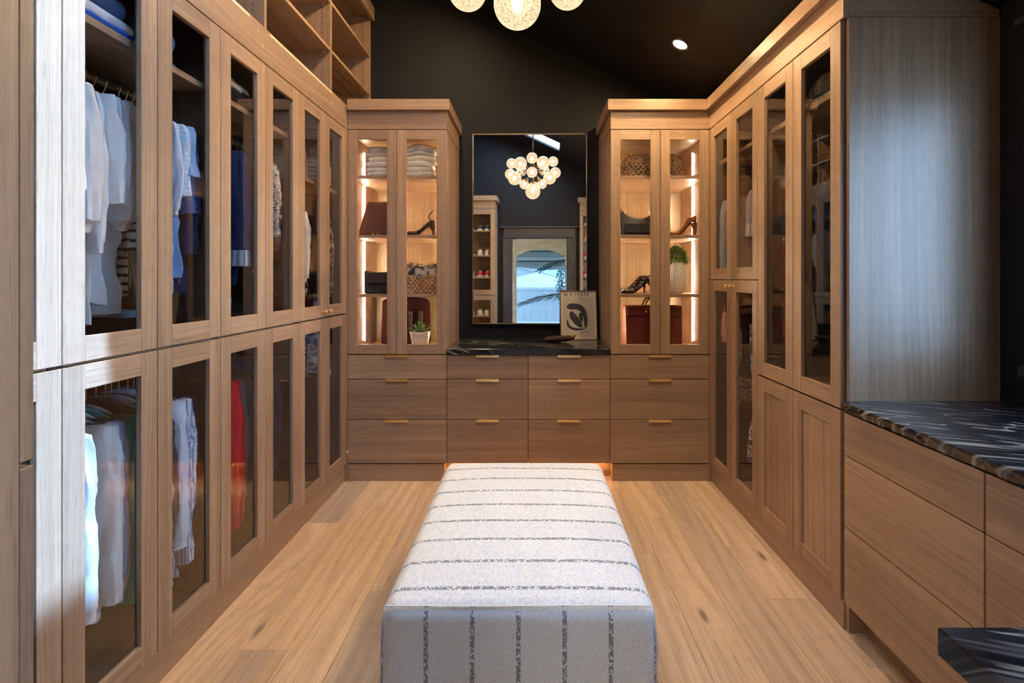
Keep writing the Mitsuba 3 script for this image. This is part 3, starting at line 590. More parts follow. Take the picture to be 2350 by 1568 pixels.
def live_edge(x0, y0, y1, x1, z0, z1, amp, seed):
    """A stone slab whose front face (at x0, towards -x) is left rough."""
    n, m = 110, 9
    yy = np.linspace(y0, y1, n); tt = np.linspace(0, 1, m)
    Y, Tt = np.meshgrid(yy, tt, indexing='ij')
    q = np.stack([Y * 9, Tt * 0.9, Y * 0], -1)
    nz = meshkit.fbm(q + 3, 4, seed) - 0.5; n2 = meshkit.noise(np.stack([Y * 40, Tt * 4, Y * 0], -1), seed) - 0.5
    X = x0 + amp * (nz * 2.4 + 0.6 * n2) * np.sin(np.pi * np.clip(Tt * 1.0 + 0.02, 0, 1)) ** 0.5 + 0.016 * (1 - Tt) ** 2
    Z = z0 + (z1 - z0) * Tt
    front = np.stack([X, Y, Z], -1).reshape(-1, 3)
    bot = np.stack([np.full(n, x1), yy, np.full(n, z0)], 1); top = np.stack([np.full(n, x1), yy, np.full(n, z1)], 1)
    V = np.vstack([front, bot, top]); F = [grid_faces(n, m)]
    o1, o2 = n * m, n * m + n; i = np.arange(n - 1)
    F.append(np.stack([o2 + i, i * m + m - 1, (i + 1) * m + m - 1], 1)); F.append(np.stack([o2 + i, (i + 1) * m + m - 1, o2 + i + 1], 1))
    F.append(np.stack([o1 + i, (i + 1) * m, i * m], 1)); F.append(np.stack([o1 + i, o1 + i + 1, (i + 1) * m], 1))
    for e in (0, n - 1):
        F.append(np.array([[o1 + e, e * m + k, e * m + k + 1] for k in range(m - 1)] + [[o1 + e, e * m + m - 1, o2 + e]]))
    m_ = trimesh.Trimesh(V, np.vstack(F), process=False); trimesh.repair.fix_normals(m_)
    return np.array(m_.vertices), np.array(m_.faces)
t = thing('countertop', 'black veined stone counter with a rough front edge beside the right wardrobe', 'counter')
scene[t] = smooth(live_edge(1.222, 0.69, 1.941, XR - 0.002, 0.875, 0.917, 0.016, 3), 'm_stone', 35)
t = thing('countertop', 'black stone counter corner at the bottom right of the picture', 'counter'); scene[t] = boxply((0.563, 0.30, 0.877), (XR - 0.004, 0.684, 0.917), 'm_stone', 'x', 0.003)
t = thing('base_cabinet', 'oak base cabinet under the near right counter corner', 'cabinet')
part(t, 'body', wply([cbox((0.585, 0.29, 0.0), (0.603, 0.64, 0.874)), cbox((0.604, 0.62, 0.119), (1.25, 0.64, 0.874), 'x'), cbox((0.604, 0.60, 0.0), (1.25, 0.615, 0.117), 'x')]))
# shoe cabinets on the wall behind (seen in the mirror; the left one also at the left picture edge)
REARL, REARR = Front('y', 0.63, 1), Front('y', 0.40, 1)
def shoe_cab(fr, x0, x1, z0, y0, label, split, shelves):
    t = thing('shoe_cabinet', label, 'cabinet'); yf = fr.at
    for q in (x0, x1 - 0.018): wood(t, 'side_panel', (q, y0, z0), (q + 0.018, yf - 0.0005, ZT))
    part(t, 'back_panel', boxply((x0 + 0.019, y0, z0), (x1 - 0.019, y0 + 0.01, ZT), 'm_wood', 'z', 0))
    wood(t, 'top_panel', (x0 + 0.019, y0 + 0.011, ZT - 0.018), (x1 - 0.019, yf - 0.0005, ZT), 'x'); wood(t, 'bottom_panel', (x0 + 0.019, y0 + 0.011, z0 + 0.1), (x1 - 0.019, yf - 0.0005, z0 + 0.118), 'x')
    for zz in shelves: wood(t, 'shelf', (x0 + 0.0195, y0 + 0.012, zz - 0.022), (x1 - 0.0195, yf - 0.004, zz), 'x')
    n = max(1, round((x1 - x0) / 0.42)); w = (x1 - x0) / n
    for j in range(n):
        if split: door(t, fr, x0 + j * w, x0 + (j + 1) * w, split + 0.002, ZT, 'm_glass'); door(t, fr, x0 + j * w, x0 + (j + 1) * w, 0.12, split - 0.003, 'm_glass')
        else: door(t, fr, x0 + j * w, x0 + (j + 1) * w, z0 + 0.003, ZT, 'm_glass', 0.045)
    part(t, 'frieze', wply([cbox((x0, yf + 0.0, 2.436), (x1, yf + 0.02, 2.572), 'x'), cbox((x0, y0, 2.436), (x0 + 0.02, yf - 0.0005, 2.572), 'y'), cbox((x1 - 0.02, y0, 2.436), (x1, yf - 0.0005, 2.572), 'y')]))
    s = -1 if x0 > 0 else 1; e = x0 if x0 > 0 else x1
    part(t, 'crown', wply([cbox((x0 - (0.03 if s < 0 else 0), yf + 0.021, 2.560), (x1 + (0.03 if s > 0 else 0), yf + 0.05, 2.634), 'x'), cbox((e, y0, 2.560), (e + s * 0.03, yf + 0.0205, 2.634), 'y'), cbox((x0, y0, 2.618), (x1, yf + 0.02, 2.634), 'x')]))
    return t
SHL = [0.50, 0.85, 1.426, 1.75, 2.12]
shoe_cab(REARL, -1.27, -0.655, 0.0, 0.29, 'tall oak shoe cabinet at the left picture edge, its shelves of shoes in the mirror', 1.159, SHL)
SHR = [1.17, 1.44, 1.71, 1.98, 2.22]
shoe_cab(REARR, 0.615, 1.20, 0.9175, 0.29, 'oak shoe hutch on the near right counter, seen in the mirror', None, SHR)
# ---------------------------------------------------------------- ottoman
t = thing('ottoman', 'long pale grey upholstered ottoman with dark broken stripes in the middle of the floor', 'ottoman')
v, f = rbox((BX - BHW, BY0, 0.05), (BX + BHW, BY1, BZ), 0.045, 24, 6)
q = (v - [BX, (BY0 + BY1) / 2, 0]) / [BHW, (BY1 - BY0) / 2, BZ]
top = np.clip((v[:, 2] - 0.4) / 0.08, 0, 1)
v = v.copy()
v[:, 2] += top * (0.016 * (1 - np.clip(np.abs(q[:, 0]), 0, 1) ** 3) * (1 - np.clip(np.abs(q[:, 1]), 0, 1) ** 4) - 0.006)
side = np.clip((0.46 - v[:, 2]) / 0.1, 0, 1)
v[:, 0] += np.sign(q[:, 0]) * (np.abs(q[:, 0]) > 0.9) * side * 0.010; 
v += (meshkit.fbm(v * 6, 3, 2)[:, None] - 0.5) * 0.006 * np.array([1, 1, 0.6])
part(t, 'body', smooth((v, f), 'm_bench', True))
yy = np.linspace(BX - BHW + 0.012, BX + BHW - 0.012, 40)
part(t, 'seam', smooth(tube(np.stack([yy, np.full(40, BY0 + 0.0125), np.full(40, BZ - 0.0105) + 0.0012 * np.sin(yy * 9)], 1), 0.0022, 6), 'm_bench'), label='stitched seam')
for sx in (-1, 1):
    for yq in (BY0 + 0.1, BY1 - 0.1): part(t, 'foot', smooth(tube([(BX + sx * 0.3, yq, 0.0), (BX + sx * 0.3, yq, 0.056)], 0.022, 14), 'm_black_metal'))

# ---------------------------------------------------------------- mirror, print, dish
PHI = -math.radians(1.03); MQ = np.array([-0.012, 3.965, 0.0]); MM = rotz(PHI, MQ)
t = thing('mirror', 'tall mirror in a thin brass frame on the black wall above the counter', 'mirror')
z0, z1, hw = 1.041, 2.562, 0.456
part(t, 'glass', mikit.ply((np.array([(-hw, 0, z0), (hw, 0, z0), (hw, 0, z1), (-hw, 0, z1)]) @ MM[:3, :3].T + MM[:3, 3], np.array([[0, 1, 2], [0, 2, 3]])), {'type': 'twosided', 'b': scene['m_mirror']}))
part(t, 'backing', wply(xf(cbox((-hw, 0.003, z0), (hw, 0.012, z1), 'z', 0), MM), 'm_black_metal'))
fw = 0.007
for lo, hi in (((-hw - fw, -0.01, z0 - fw), (-hw, 0.014, z1 + fw)), ((hw, -0.01, z0 - fw), (hw + fw, 0.014, z1 + fw)), ((-hw, -0.01, z0 - fw), (hw, 0.014, z0)), ((-hw, -0.01, z1), (hw, 0.014, z1 + fw))):
    part(t, 'frame_bar', wply(xf(cbox(lo, hi, 'z', 0.001), MM), 'm_bronze'))
t = thing('art_print', 'framed print of dark ink shapes under a serif heading, leaning beside the mirror', 'picture')
pw, ph = 0.292, 0.395
tl = math.radians(11); PM = np.eye(4); PM[1, 1] = PM[2, 2] = math.cos(tl); PM[1, 2] = math.sin(tl); PM[2, 1] = -math.sin(tl); PM[:3, 3] = (0.230, 3.862, 0.9185)
def pic(lo, hi, mat, bev=0.0008): return wply(xf(cbox(lo, hi, 'x', bev), PM), mat)
for lo, hi in (((0, 0, 0), (0.006, 0.018, ph)), ((pw - 0.006, 0, 0), (pw, 0.018, ph)), ((0.006, 0, 0), (pw - 0.006, 0.018, 0.006)), ((0.006, 0, ph - 0.006), (pw - 0.006, 0.018, ph))): part(t, 'frame_bar', pic(lo, hi, 'm_bronze'))
scene['m_paper'] = principled((0.56, 0.50, 0.43), 0.5, spec=0.4); scene['m_paper_inner'] = principled((0.47, 0.41, 0.34), 0.5, spec=0.4); scene['m_ink'] = principled((0.018, 0.020, 0.026), 0.5, spec=0.4)
part(t, 'sheet', pic((0.006, 0.009, 0.006), (pw - 0.006, 0.014, ph - 0.006), 'm_paper', 0))
part(t, 'picture_field', pic((0.024, 0.0083, 0.026), (pw - 0.024, 0.0095, 0.337), 'm_paper_inner', 0))
def flat(poly, y=0.0078, th=0.0006):
    v, f = extrude(poly, th); return xf((np.stack([v[:, 0], y - v[:, 2] + th, v[:, 1]], 1), f), PM)
def serif(ch, h):
    tk, tn, sf = 0.17 * h, 0.075 * h, 0.05 * h
    st = lambda x, w=None: sbox(x, 0, x + (w or tk), h)
    foot = lambda x, w, y: sbox(x - 0.09 * h, y, x + w + 0.09 * h, y + sf)
    ln = lambda p, w: LineString(p).buffer(w / 2, cap_style=2)
    if ch == 'M': g = [st(0, tn), st(0.80 * h), ln([(0.04 * h, h), (0.44 * h, 0.02 * h)], tk), ln([(0.44 * h, 0.02 * h), (0.85 * h, h)], tn), foot(0, tn, 0), foot(0.8 * h, tk, 0), foot(0, tk, h - sf), foot(0.84 * h, tn, h - sf)]
    elif ch == 'A': g = [ln([(0.06 * h, 0), (0.42 * h, h)], tn), ln([(0.40 * h, h), (0.80 * h, 0)], tk), sbox(0.2 * h, 0.3 * h, 0.65 * h, 0.3 * h + tn), foot(0.02 * h, tn, 0), foot(0.72 * h, tk, 0)]
    elif ch == 'T': g = [st(0.30 * h), sbox(0, h - tn, 0.77 * h, h), sbox(0, 0.72 * h, sf, h), sbox(0.77 * h - sf, 0.72 * h, 0.77 * h, h), foot(0.30 * h, tk, 0)]
    elif ch == 'I': g = [st(0.09 * h), foot(0.09 * h, tk, 0), foot(0.09 * h, tk, h - sf)]
    elif ch == 'S':
        pts = [(0.5, 0.74), (0.47, 0.88), (0.3, 0.96), (0.12, 0.88), (0.08, 0.74), (0.16, 0.61), (0.3, 0.52), (0.44, 0.42), (0.5, 0.27), (0.45, 0.11), (0.27, 0.03), (0.09, 0.10), (0.04, 0.26)]
        g = [LineString([(x * h, y * h) for x, y in pts]).buffer(0.055 * h), ln([(0.1 * h, 0.66 * h), (0.46 * h, 0.38 * h)], tk), sbox(0.02 * h, 0.0, 0.02 * h + sf, 0.30 * h), sbox(0.5 * h - sf * 0.5, 0.7 * h, 0.5 * h + sf * 0.5, h)]
    else: g = [st(0.09 * h), sbox(0.09 * h, h - tn, 0.64 * h, h), sbox(0.09 * h, 0, 0.68 * h, tn), sbox(0.09 * h, 0.5 * h - tn / 2, 0.5 * h, 0.5 * h + tn / 2), sbox(0.64 * h - sf, 0.74 * h, 0.64 * h, h), sbox(0.68 * h - sf, 0, 0.68 * h, 0.27 * h), sbox(0.5 * h - sf, 0.36 * h, 0.5 * h, 0.64 * h)]
    return unary_union(g)
hh = 0.027; xs = 0.030
for ch in 'MATISSE':
    g = serif(ch, hh); w = g.bounds[2] - g.bounds[0]
    part(t, 'letter', mikit.ply(flat(affinity.translate(g, xs - g.bounds[0], 0.351)), 'm_ink'))
    xs += w + {'M': 0.0105, 'A': 0.0085, 'T': 0.010, 'I': 0.0135, 'S': 0.0125, 'E': 0}[ch]
def spline(pts, n=60):
    from scipy.interpolate import CubicSpline
    p = np.array(pts + [pts[0]], float); s = np.arange(len(p)); return Polygon(CubicSpline(s, p, bc_type='periodic')(np.linspace(0, len(p) - 1, n * 2)))
# a plain abstract composition: an arch, a slanted leaf and a low oval of dark ink
sh1 = spline([(0.055, 0.262), (0.075, 0.288), (0.13, 0.29), (0.185, 0.265), (0.213, 0.20), (0.215, 0.12), (0.193, 0.10), (0.186, 0.17), (0.165, 0.225), (0.125, 0.243), (0.08, 0.243)])
sh2 = spline([(0.082, 0.226), (0.105, 0.222), (0.145, 0.175), (0.175, 0.115), (0.165, 0.098), (0.125, 0.118), (0.088, 0.16), (0.074, 0.195)])
sh3 = spline([(0.06, 0.165), (0.07, 0.125), (0.11, 0.098), (0.17, 0.092), (0.205, 0.094), (0.16, 0.078), (0.105, 0.080), (0.065, 0.10), (0.052, 0.135)])
sh4 = spline([(0.155, 0.215), (0.178, 0.205), (0.178, 0.15), (0.165, 0.145), (0.15, 0.18)])
for s_ in (sh1, sh2, sh3, sh4): part(t, 'ink_shape', mikit.ply(flat(s_.buffer(0)), 'm_ink'))
sg = LineString([(0.155 + 0.0042 * i, 0.058 + 0.004 * math.sin(i * 2.3) + 0.0006 * i) for i in range(20)]).buffer(0.0009)
part(t, 'scribble', mikit.ply(flat(sg), 'm_ink'))
part(t, 'pane', mikit.ply(xf((np.array([(0.006, 0.006, 0.006), (pw - 0.006, 0.006, 0.006), (pw - 0.006, 0.006, ph - 0.006), (0.006, 0.006, ph - 0.006)]), np.array([[0, 1, 2], [0, 2, 3]])), PM), 'm_glass'))
t = thing('dish', 'dark carved wooden dish with a raised handle on the counter', 'dish')
u = np.linspace(-1, 1, 34); s = np.linspace(-1, 1, 17)
U, S = np.meshgrid(u, s, indexing='ij'); prof = np.clip(1 - np.abs(U) ** 2.6, 0, 1) ** 0.55
def dish(th):
    X = 0.118 * U + 0.008; Y = 0.078 * S * prof
    Z = 0.004 + 0.030 * (S ** 2) * prof + 0.020 * np.clip(np.abs(U) - 0.35, 0, 1) ** 1.5 + 0.014 * np.clip(U, 0, 1) ** 3 + th + 0.004 * (meshkit.noise(np.stack([U * 4, S * 3, U * 0], -1), 8) - 0.5)
    return np.stack([X, Y, Z], -1).reshape(-1, 3)
n1, n2 = len(u), len(s); va, vb = dish(0.0), dish(0.0075); fa = grid_faces(n1, n2)
rim = [np.array([[a, b, b + n1 * n2], [a, b + n1 * n2, a + n1 * n2]]) for L in ([(i * n2, (i + 1) * n2) for i in range(n1 - 1)], [(i * n2 + n2 - 1, (i + 1) * n2 + n2 - 1) for i in range(n1 - 1)]) for a, b in L]
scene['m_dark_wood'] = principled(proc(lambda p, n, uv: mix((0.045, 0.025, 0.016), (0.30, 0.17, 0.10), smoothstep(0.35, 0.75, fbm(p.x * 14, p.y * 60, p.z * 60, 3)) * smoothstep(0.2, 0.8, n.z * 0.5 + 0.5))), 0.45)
M = rotz(0.06, (0.205, 3.735, 0.9175))
part(t, 'bowl', smooth(xf((np.vstack([va, vb]), np.vstack([fa[:, ::-1], fa + n1 * n2] + rim)), M), 'm_dark_wood', 50))
part(t, 'handle', smooth(xf(tube([(0.098, 0, 0.030), (0.112, 0, 0.038), (0.130, 0, 0.050), (0.138, 0, 0.053)], [0.012, 0.0085, 0.006, 0.004], 10), M), 'm_dark_wood'))

# ---------------------------------------------------------------- chandelier and downlights
t = thing('chandelier', 'cluster chandelier of glowing bubbled glass globes hanging from the ceiling', 'chandelier')
HC = np.array([-0.054, 1.91, 2.742])
globes = [(0, 0, -.276, .0914), (-.212, .14, -.140, .080), (.206, .14, -.137, .077), (0, .27, -.098, .062), (-.008, .06, .121, .066), (-.266, -.05, .083, .062), (.25, -.05, .102, .062),
          (-.285, -.10, -.038, .066), (.276, -.08, -.03, .068), (-.142, .20, .021, .078), (.129, .20, .03, .076), (-.112, -.12, -.163, .06), (.112, -.12, -.16, .06), (.008, -.20, -.19, .076), (-.15, -.22, .03, .066), (.14, -.22, .03, .066)]
def globe_ply(c, r):
    v, f = sphere(c, r, 4); q = (v - c) / r
    return mikit.ply((v, f), 'm_globe_glass', smooth=True, uv=np.stack([np.arctan2(q[:, 1], q[:, 0]) / 6.2832 + 0.5, np.arccos(np.clip(q[:, 2], -1, 1)) / 3.1416], 1))
def seeded(p, n, uv):
    s = noise(p.x * 210, p.y * 210, p.z * 210); s2 = noise(p.x * 480, p.y * 480, p.z * 480)
    k = 0.62 + 0.45 * smoothstep(0.25, 0.6, s) + 0.35 * (s2 - 0.5)
    return mi.Color3f(GLOBE_L) * k
part(t, 'stem', smooth(tube([HC, (HC[0], HC[1], zceil(HC[0]) - 0.012)], 0.008, 12), 'm_bronze'))
part(t, 'canopy', smooth(tube([(HC[0], HC[1], zceil(HC[0]) - 0.055), (HC[0], HC[1], zceil(HC[0]) - 0.02)], 0.06, 24), 'm_bronze', 30))
part(t, 'hub', smooth(join([tube([HC + [0, 0, -0.05], HC + [0, 0, 0.06]], 0.028, 16), sphere(HC, 0.04, 2)]), 'm_bronze'))
for gx, gy, gz, r in globes:
    c = HC + np.array([gx, gy, gz]); d = (c - HC) / np.linalg.norm(c - HC)
    e = c - d * (r * 0.93)
    k = part(t, 'arm', smooth(tube([HC + d * 0.02, e - d * 0.03], 0.0055, 10), 'm_bronze')); USED.add(k)
    part(k, 'socket', smooth(tube([e - d * 0.032, e - d * 0.012, e + d * 0.012], [0.012, 0.022, 0.026], 16), 'm_bronze', 40))
    g = part(t, 'globe', {**globe_ply(c, r), 'emitter': {'type': 'area', 'radiance': proc(seeded)}}, label='glowing bubbled glass globe'); USED.add(g)
    part(g, 'bulb', {**mikit.ply(sphere(c - d * r * 0.1, 0.020, 2, (1, 1, 1.2)), 'm_emit_body', smooth=True), 'emitter': {'type': 'area', 'radiance': rgb(*BULB_L), 'sampling_weight': 0.3}})
slope = math.atan(-0.476)
for i, (x, y) in enumerate(((0.955, 3.15), (0.955, 2.25), (-0.60, 3.05), (-0.60, 2.20))):
    t = thing('downlight', 'bright round downlight recessed in the black ceiling above the right cabinets' if i == 0 else ('', 'ceiling downlight above the picture over the right wardrobes', 'ceiling downlight above the picture over the far left cabinets', 'ceiling downlight above the picture over the middle of the left wardrobes')[i], 'downlight', None if i == 0 else 'downlights above the picture')
    N = np.array([-0.476, 0, -1.0]); N /= np.linalg.norm(N); A = np.array([1, 0, -0.476]); A /= np.linalg.norm(A); B = np.cross(N, A)
    c = np.array([x, y, zceil(x)]) + N * 0.003
    a = np.arange(40) * 2 * np.pi / 40; ring = lambda r, o: c + N * o + r * (np.cos(a)[:, None] * A + np.sin(a)[:, None] * B)
    V = np.vstack([ring(0.047, 0.0), c[None]]); i_ = np.arange(40); Fd = np.stack([i_, (i_ + 1) % 40, i_ * 0 + 40], 1)
    nn = np.cross(V[Fd[0][1]] - V[Fd[0][0]], V[Fd[0][2]] - V[Fd[0][0]])
    if nn @ N < 0: Fd = Fd[:, ::-1]
    part(t, 'lens', {**mikit.ply((V, Fd), 'm_emit_body'), 'emitter': {'type': 'area', 'radiance': rgb(*DOWN_L), 'sampling_weight': 2.5}})
    V = np.vstack([ring(0.049, 0.004), ring(0.060, 0.005), ring(0.064, -0.003)]); part(t, 'trim_ring', smooth((V, grid_faces(3, 40, True)), 'm_black_metal'))
# ---------------------------------------------------------------- clothes
def hsv_var(c, n, a): return np.asarray(c) * (1 + a * (n[:, None] - 0.5))
def solid(c):
    return lambda q, s: hsv_var(c, meshkit.noise(q * 60 + s, 3), 0.10)
def hstripe(c1, c2, w, duty=0.5):
    return lambda q, s: np.where((((q[:, 2] / w) % 1.0) < duty)[:, None], c1, c2)
def vstripe(c1, c2, w, duty=0.5):
    return lambda q, s: np.where(((((q[:, 0] + 0.25 * q[:, 1]) / w) % 1.0) < duty)[:, None], c1, c2)
def patches(base, cols, scale, th=0.56):
    def fn(q, s):
        c = np.repeat(np.asarray(base, float)[None], len(q), 0)
        for i, col in enumerate(cols):
            m = meshkit.fbm(q * scale * (1 + 0.17 * i) + 11.3 * i + s, 2, 5 + i) > th
            c[m] = col
        return c
    return fn
def dots(c1, c2, w):
    def fn(q, s):
        a = q[:, [0, 2]] / w; a = a + 0.5 * (np.floor(a[:, 1]) % 2)[:, None] * [1, 0]; f = a - np.floor(a) - 0.5
        return np.where(((f ** 2).sum(1) < 0.05)[:, None], c2, c1)
    return fn
def garment_mesh(hw, L, tk, neck, drop, flare, seed, nz, nt, ruffle=0.0, fold=1.0, strap=False):
    """A hanging garment's shell: u across the shoulders, v its thickness, z down from 0."""
    rg = np.random.default_rng(seed); d = np.linspace(0, 1, nz) ** 0.9 * L; a = np.arange(nt) * 2 * np.pi / nt
    w = np.where(d < drop, neck + (hw - neck) * np.clip(d / drop, 0, 1) ** 0.62, hw + (flare - 0.02) * np.clip((d - drop) / (L - drop), 0, 1) ** 1.2 - 0.012 * np.sin(np.pi * np.clip((d - drop) / (L - drop), 0, 1)))
    t = tk * (0.35 + 0.65 * np.clip(d / 0.12, 0, 1)) * (1 + 0.25 * np.clip((d - 0.2) / L, 0, 1))
    ca, sa = np.cos(a), np.sin(a); cu = np.sign(ca) * np.abs(ca) ** 0.72; sv = np.sign(sa) * np.abs(sa) ** 0.85
    U = w[:, None] * cu; V = t[:, None] * sv
    ph = rg.uniform(0, 6.28, 6); amp = np.clip((d - 0.08) / 0.35, 0, 1)[:, None]
    f = 0
    for i, k in enumerate((16, 27, 41, 63)): f = f + (0.5, 0.34, 0.22, 0.12)[i] * np.sin(U * k + ph[i] + 2.2 * np.sin(d[:, None] * (3 + i) + ph[i + 2]))
    V = V + fold * 0.016 * amp * f
    U = U + fold * amp * np.abs(ca) ** 2 * (0.012 * np.sin(a * 3 + ph[0] + d[:, None] * 7) + 0.010 * np.sin(a * 5 + ph[4] - d[:, None] * 11))
    if ruffle:
        for zc in (0.22, 0.36, 0.5):
            g = np.exp(-((d - zc * L) / 0.035) ** 2)[:, None]
            V = V * (1 + ruffle * g) + 0.012 * g * np.sin(a * 9 + ph[1]); U = U + 0.018 * g * np.sign(cu) * np.abs(cu) ** 4 * (1 + 0.6 * np.sin(a * 7 + ph[2]))
    Z = -np.repeat(d[:, None], nt, 1) + 0.008 * amp * np.sin(a * 2 + ph[3]) * (d[:, None] / L)
    P = np.stack([U, V, Z], -1)
    n = meshkit.fbm(P * [26, 26, 12] + seed, 3, 2)[..., None] - 0.5
    P = P + n * np.array([0.020, 0.022, 0.008]) * amp[..., None] * fold
    v = P.reshape(-1, 3); v = np.vstack([v, [[0, 0, 0.001]]]); i = np.arange(nt)
    return v, np.vstack([grid_faces(nz, nt, True), np.stack([i, (i + 1) % nt, i * 0 + nz * nt], 1)])
def sleeve_mesh(hw, drop, SL, r, sg, seed, puff=0.0, nz=40, nt=18, bend=0.0, bell=0.0):
    rg = np.random.default_rng(seed); s = np.linspace(0, 1, nz)
    P = np.stack([sg * (hw - 0.03 + 0.035 * np.sin(np.pi * np.clip(s * 1.6, 0, 1) * 0.5) + 0.004 * np.sin(s * 9 + seed)), bend * s ** 1.5, -drop * 0.45 - s * SL], 1)
    rad = r * (1.12 - 0.32 * s + puff * np.sin(np.pi * s) ** 0.8); rad[0] *= 0.55
    rad = rad * np.where(s > 0.93, (0.86 if puff <= 0 else 0.6) if bell <= 0 else 1.0, 1.0) * (1 + bell * np.clip((s - 0.72) / 0.28, 0, 1) ** 1.3)
    a = np.arange(nt) * 2 * np.pi / nt
    w = meshkit.fbm(np.stack([np.repeat(s[:, None], nt, 1) * SL * 7, np.cos(a)[None] * 1.7 + s[:, None] * 1.5, np.sin(a)[None] * 1.7 + s[:, None] * 0], -1) + seed, 3, 4) - 0.5
    rg2 = 1 - np.abs(2 * meshkit.fbm(np.stack([np.repeat(s[:, None], nt, 1) * SL * 9 + 0.9 * np.cos(a)[None], np.cos(a)[None] * 1.3 + 0 * s[:, None], np.sin(a)[None] * 1.3 + 0.8 * s[:, None]], -1) + seed * 1.7, 2, 9) - 1)
    w = w + 0.75 * (rg2 - 0.75) * np.clip(s[:, None] / 0.12, 0, 1)
    rr = rad[:, None] * (1 + bell * 0.35 * np.clip((s[:, None] - 0.7) / 0.3, 0, 1) * np.sin(a * 5 + seed)[None] + 0.85 * w + 0.045 * np.sin(s[:, None] * SL * 34 + 3.0 * np.cos(a)[None] + seed + 3 * w) + 0.05 * np.sin(a * 3 + seed)[None])
    V = P[:, None] + np.stack([rr * np.cos(a), 0.62 * rr * np.sin(a), 0.05 * rr * np.cos(a) * sg], -1)
    v = np.vstack([V.reshape(-1, 3), P[-1] + [0, 0, 0.004]]); i = np.arange(nt)
    return v, np.vstack([grid_faces(nz, nt, True), np.stack([(nz - 1) * nt + (i + 1) % nt, (nz - 1) * nt + i, i * 0 + nz * nt], 1)])
HANG = {}
def hanger(x, y, zr, group, label):
    lab = [v['label'] for k, v in labels.items() if '__' not in k and v.get('category') not in (None, 'hanger')][-1]
    label = ' '.join(('hanger of the ' + lab).split()[:16])
    t = thing('clothes_hanger', label, 'hanger', group)
    if 'm' not in HANG:
        a = np.linspace(-0.25 * np.pi, 1.05 * np.pi, 16); r = 0.0195
        hook = [(r * math.cos(q), 0, r * math.sin(q)) for q in a[::-1]] + [(0.012, 0, -0.026), (0.001, 0, -0.044), (0, 0, -0.092)]
        HANG['m'] = mikit.ply(tube(hook, 0.0023, 8), 'm_brass', smooth=40)
        u = np.linspace(-0.195, 0.195, 21); HANG['b'] = mikit.ply(tube(np.stack([u, u * 0, -0.094 - 0.055 * np.abs(u / 0.195) ** 1.4], 1), 0.0065, 8), 'm_black_metal', smooth=40)
    M = T().translate([float(x), float(y), float(zr)])
    part(t, 'hook', {**HANG['m'], 'to_world': M}, label='brass hook'); part(t, 'shoulder_bar', {**HANG['b'], 'to_world': M})
def fit(v, x, y):
    """Clothes press against the doors, the sides and each other instead of passing through them."""
    v = v.copy(); sg = 1 if x < 0 else -1; lim = -1.318 if x < 0 else 1.276
    e = sg * (v[:, 0] - lim) + 0.03; v[:, 0] = np.where(e > 0, lim + sg * (0.03 * np.tanh(e / 0.03) - 0.03), v[:, 0])
    back = -1.875 if x < 0 else 1.832; v[:, 0] = np.maximum(v[:, 0], back) if x < 0 else np.minimum(v[:, 0], back)
    dv = [LY[0], LY[2], LY[4], LY[6], LY[8]] if x < 0 else [RY[0], RY[2], RY[4]]
    lo = max(q for q in dv if q < y) + 0.021; hi = min(q for q in dv if q > y) - 0.021
    w = 0.034; v[:, 1] = y + w * np.tanh((v[:, 1] - y) / w)
    v[:, 1] = np.clip(v[:, 1], lo, hi)
    return v
def hang(kind, cat, label, x, y, zr, col, L, hw=0.205, tk=0.017, sl=0.0, sr=0.040, flare=0.0, puff=0.0, ruffle=0.0, cuff=None, seed=None, hires=False, fold=1.0, neck=0.055, drop=0.085, grp=None, slcol=None, bell=0.0):
    seed = seed if seed is not None else len(scene) % 997
    if isinstance(col, tuple): col = solid(col)
    t = thing(kind, label, cat)
    nz, nt = ((60, 260) if hires == 'v' else (150, 80)) if hires else (72, 72)
    body = garment_mesh(hw, L, tk, neck, drop, flare, seed, nz, nt, ruffle, fold)
    at = np.array([x, y, zr - 0.088])
    part(t, 'body', mikit.ply((fit(body[0] + at, x, y), body[1]), 'm_fabric', smooth=True, color=np.clip(col(body[0], seed), 0, 1)))
    if sl > 0:
        for sg in (-1, 1):
            m = sleeve_mesh(hw, drop, sl, sr, sg, seed + sg, puff, 90 if hires else 70, 72 if hires == 'v' else 36, bend=-0.006, bell=bell)
            c = np.clip((slcol or col)(m[0], seed), 0, 1)
            k = part(t, 'sleeve', mikit.ply((fit(m[0] + at, x, y), m[1]), 'm_fabric', smooth=True, color=c)); USED.add(k)
            if cuff is not None and sg * (1 if x < 0 else -1) > 0:
                nz_ = 14; ss = np.linspace(0, 1, nz_); a = np.arange(40) * 2 * np.pi / 40; r = sr * 0.98 * (1 + 0.10 * ss)
                e = np.array([sg * (hw + 0.006), -0.006, -drop * 0.45 - sl + 0.035])
                V = e + np.stack([r[:, None] * np.cos(a), 0.70 * r[:, None] * np.sin(a), np.repeat(-0.075 * ss[:, None], 40, 1)], -1)
                st = ((np.arange(40) % 4) < 2)[None, :, None] & (ss[:, None, None] >= 0)
                cc = np.where(np.repeat(st, nz_, 0) if st.shape[0] == 1 else st, cuff[0], cuff[1]).reshape(-1, 3)
                part(k, 'cuff', mikit.ply((fit(V.reshape(-1, 3) + at, x, y), grid_faces(nz_, 40, True)), 'm_fabric', smooth=True, color=cc), label='pale striped turned back cuff')
    return t
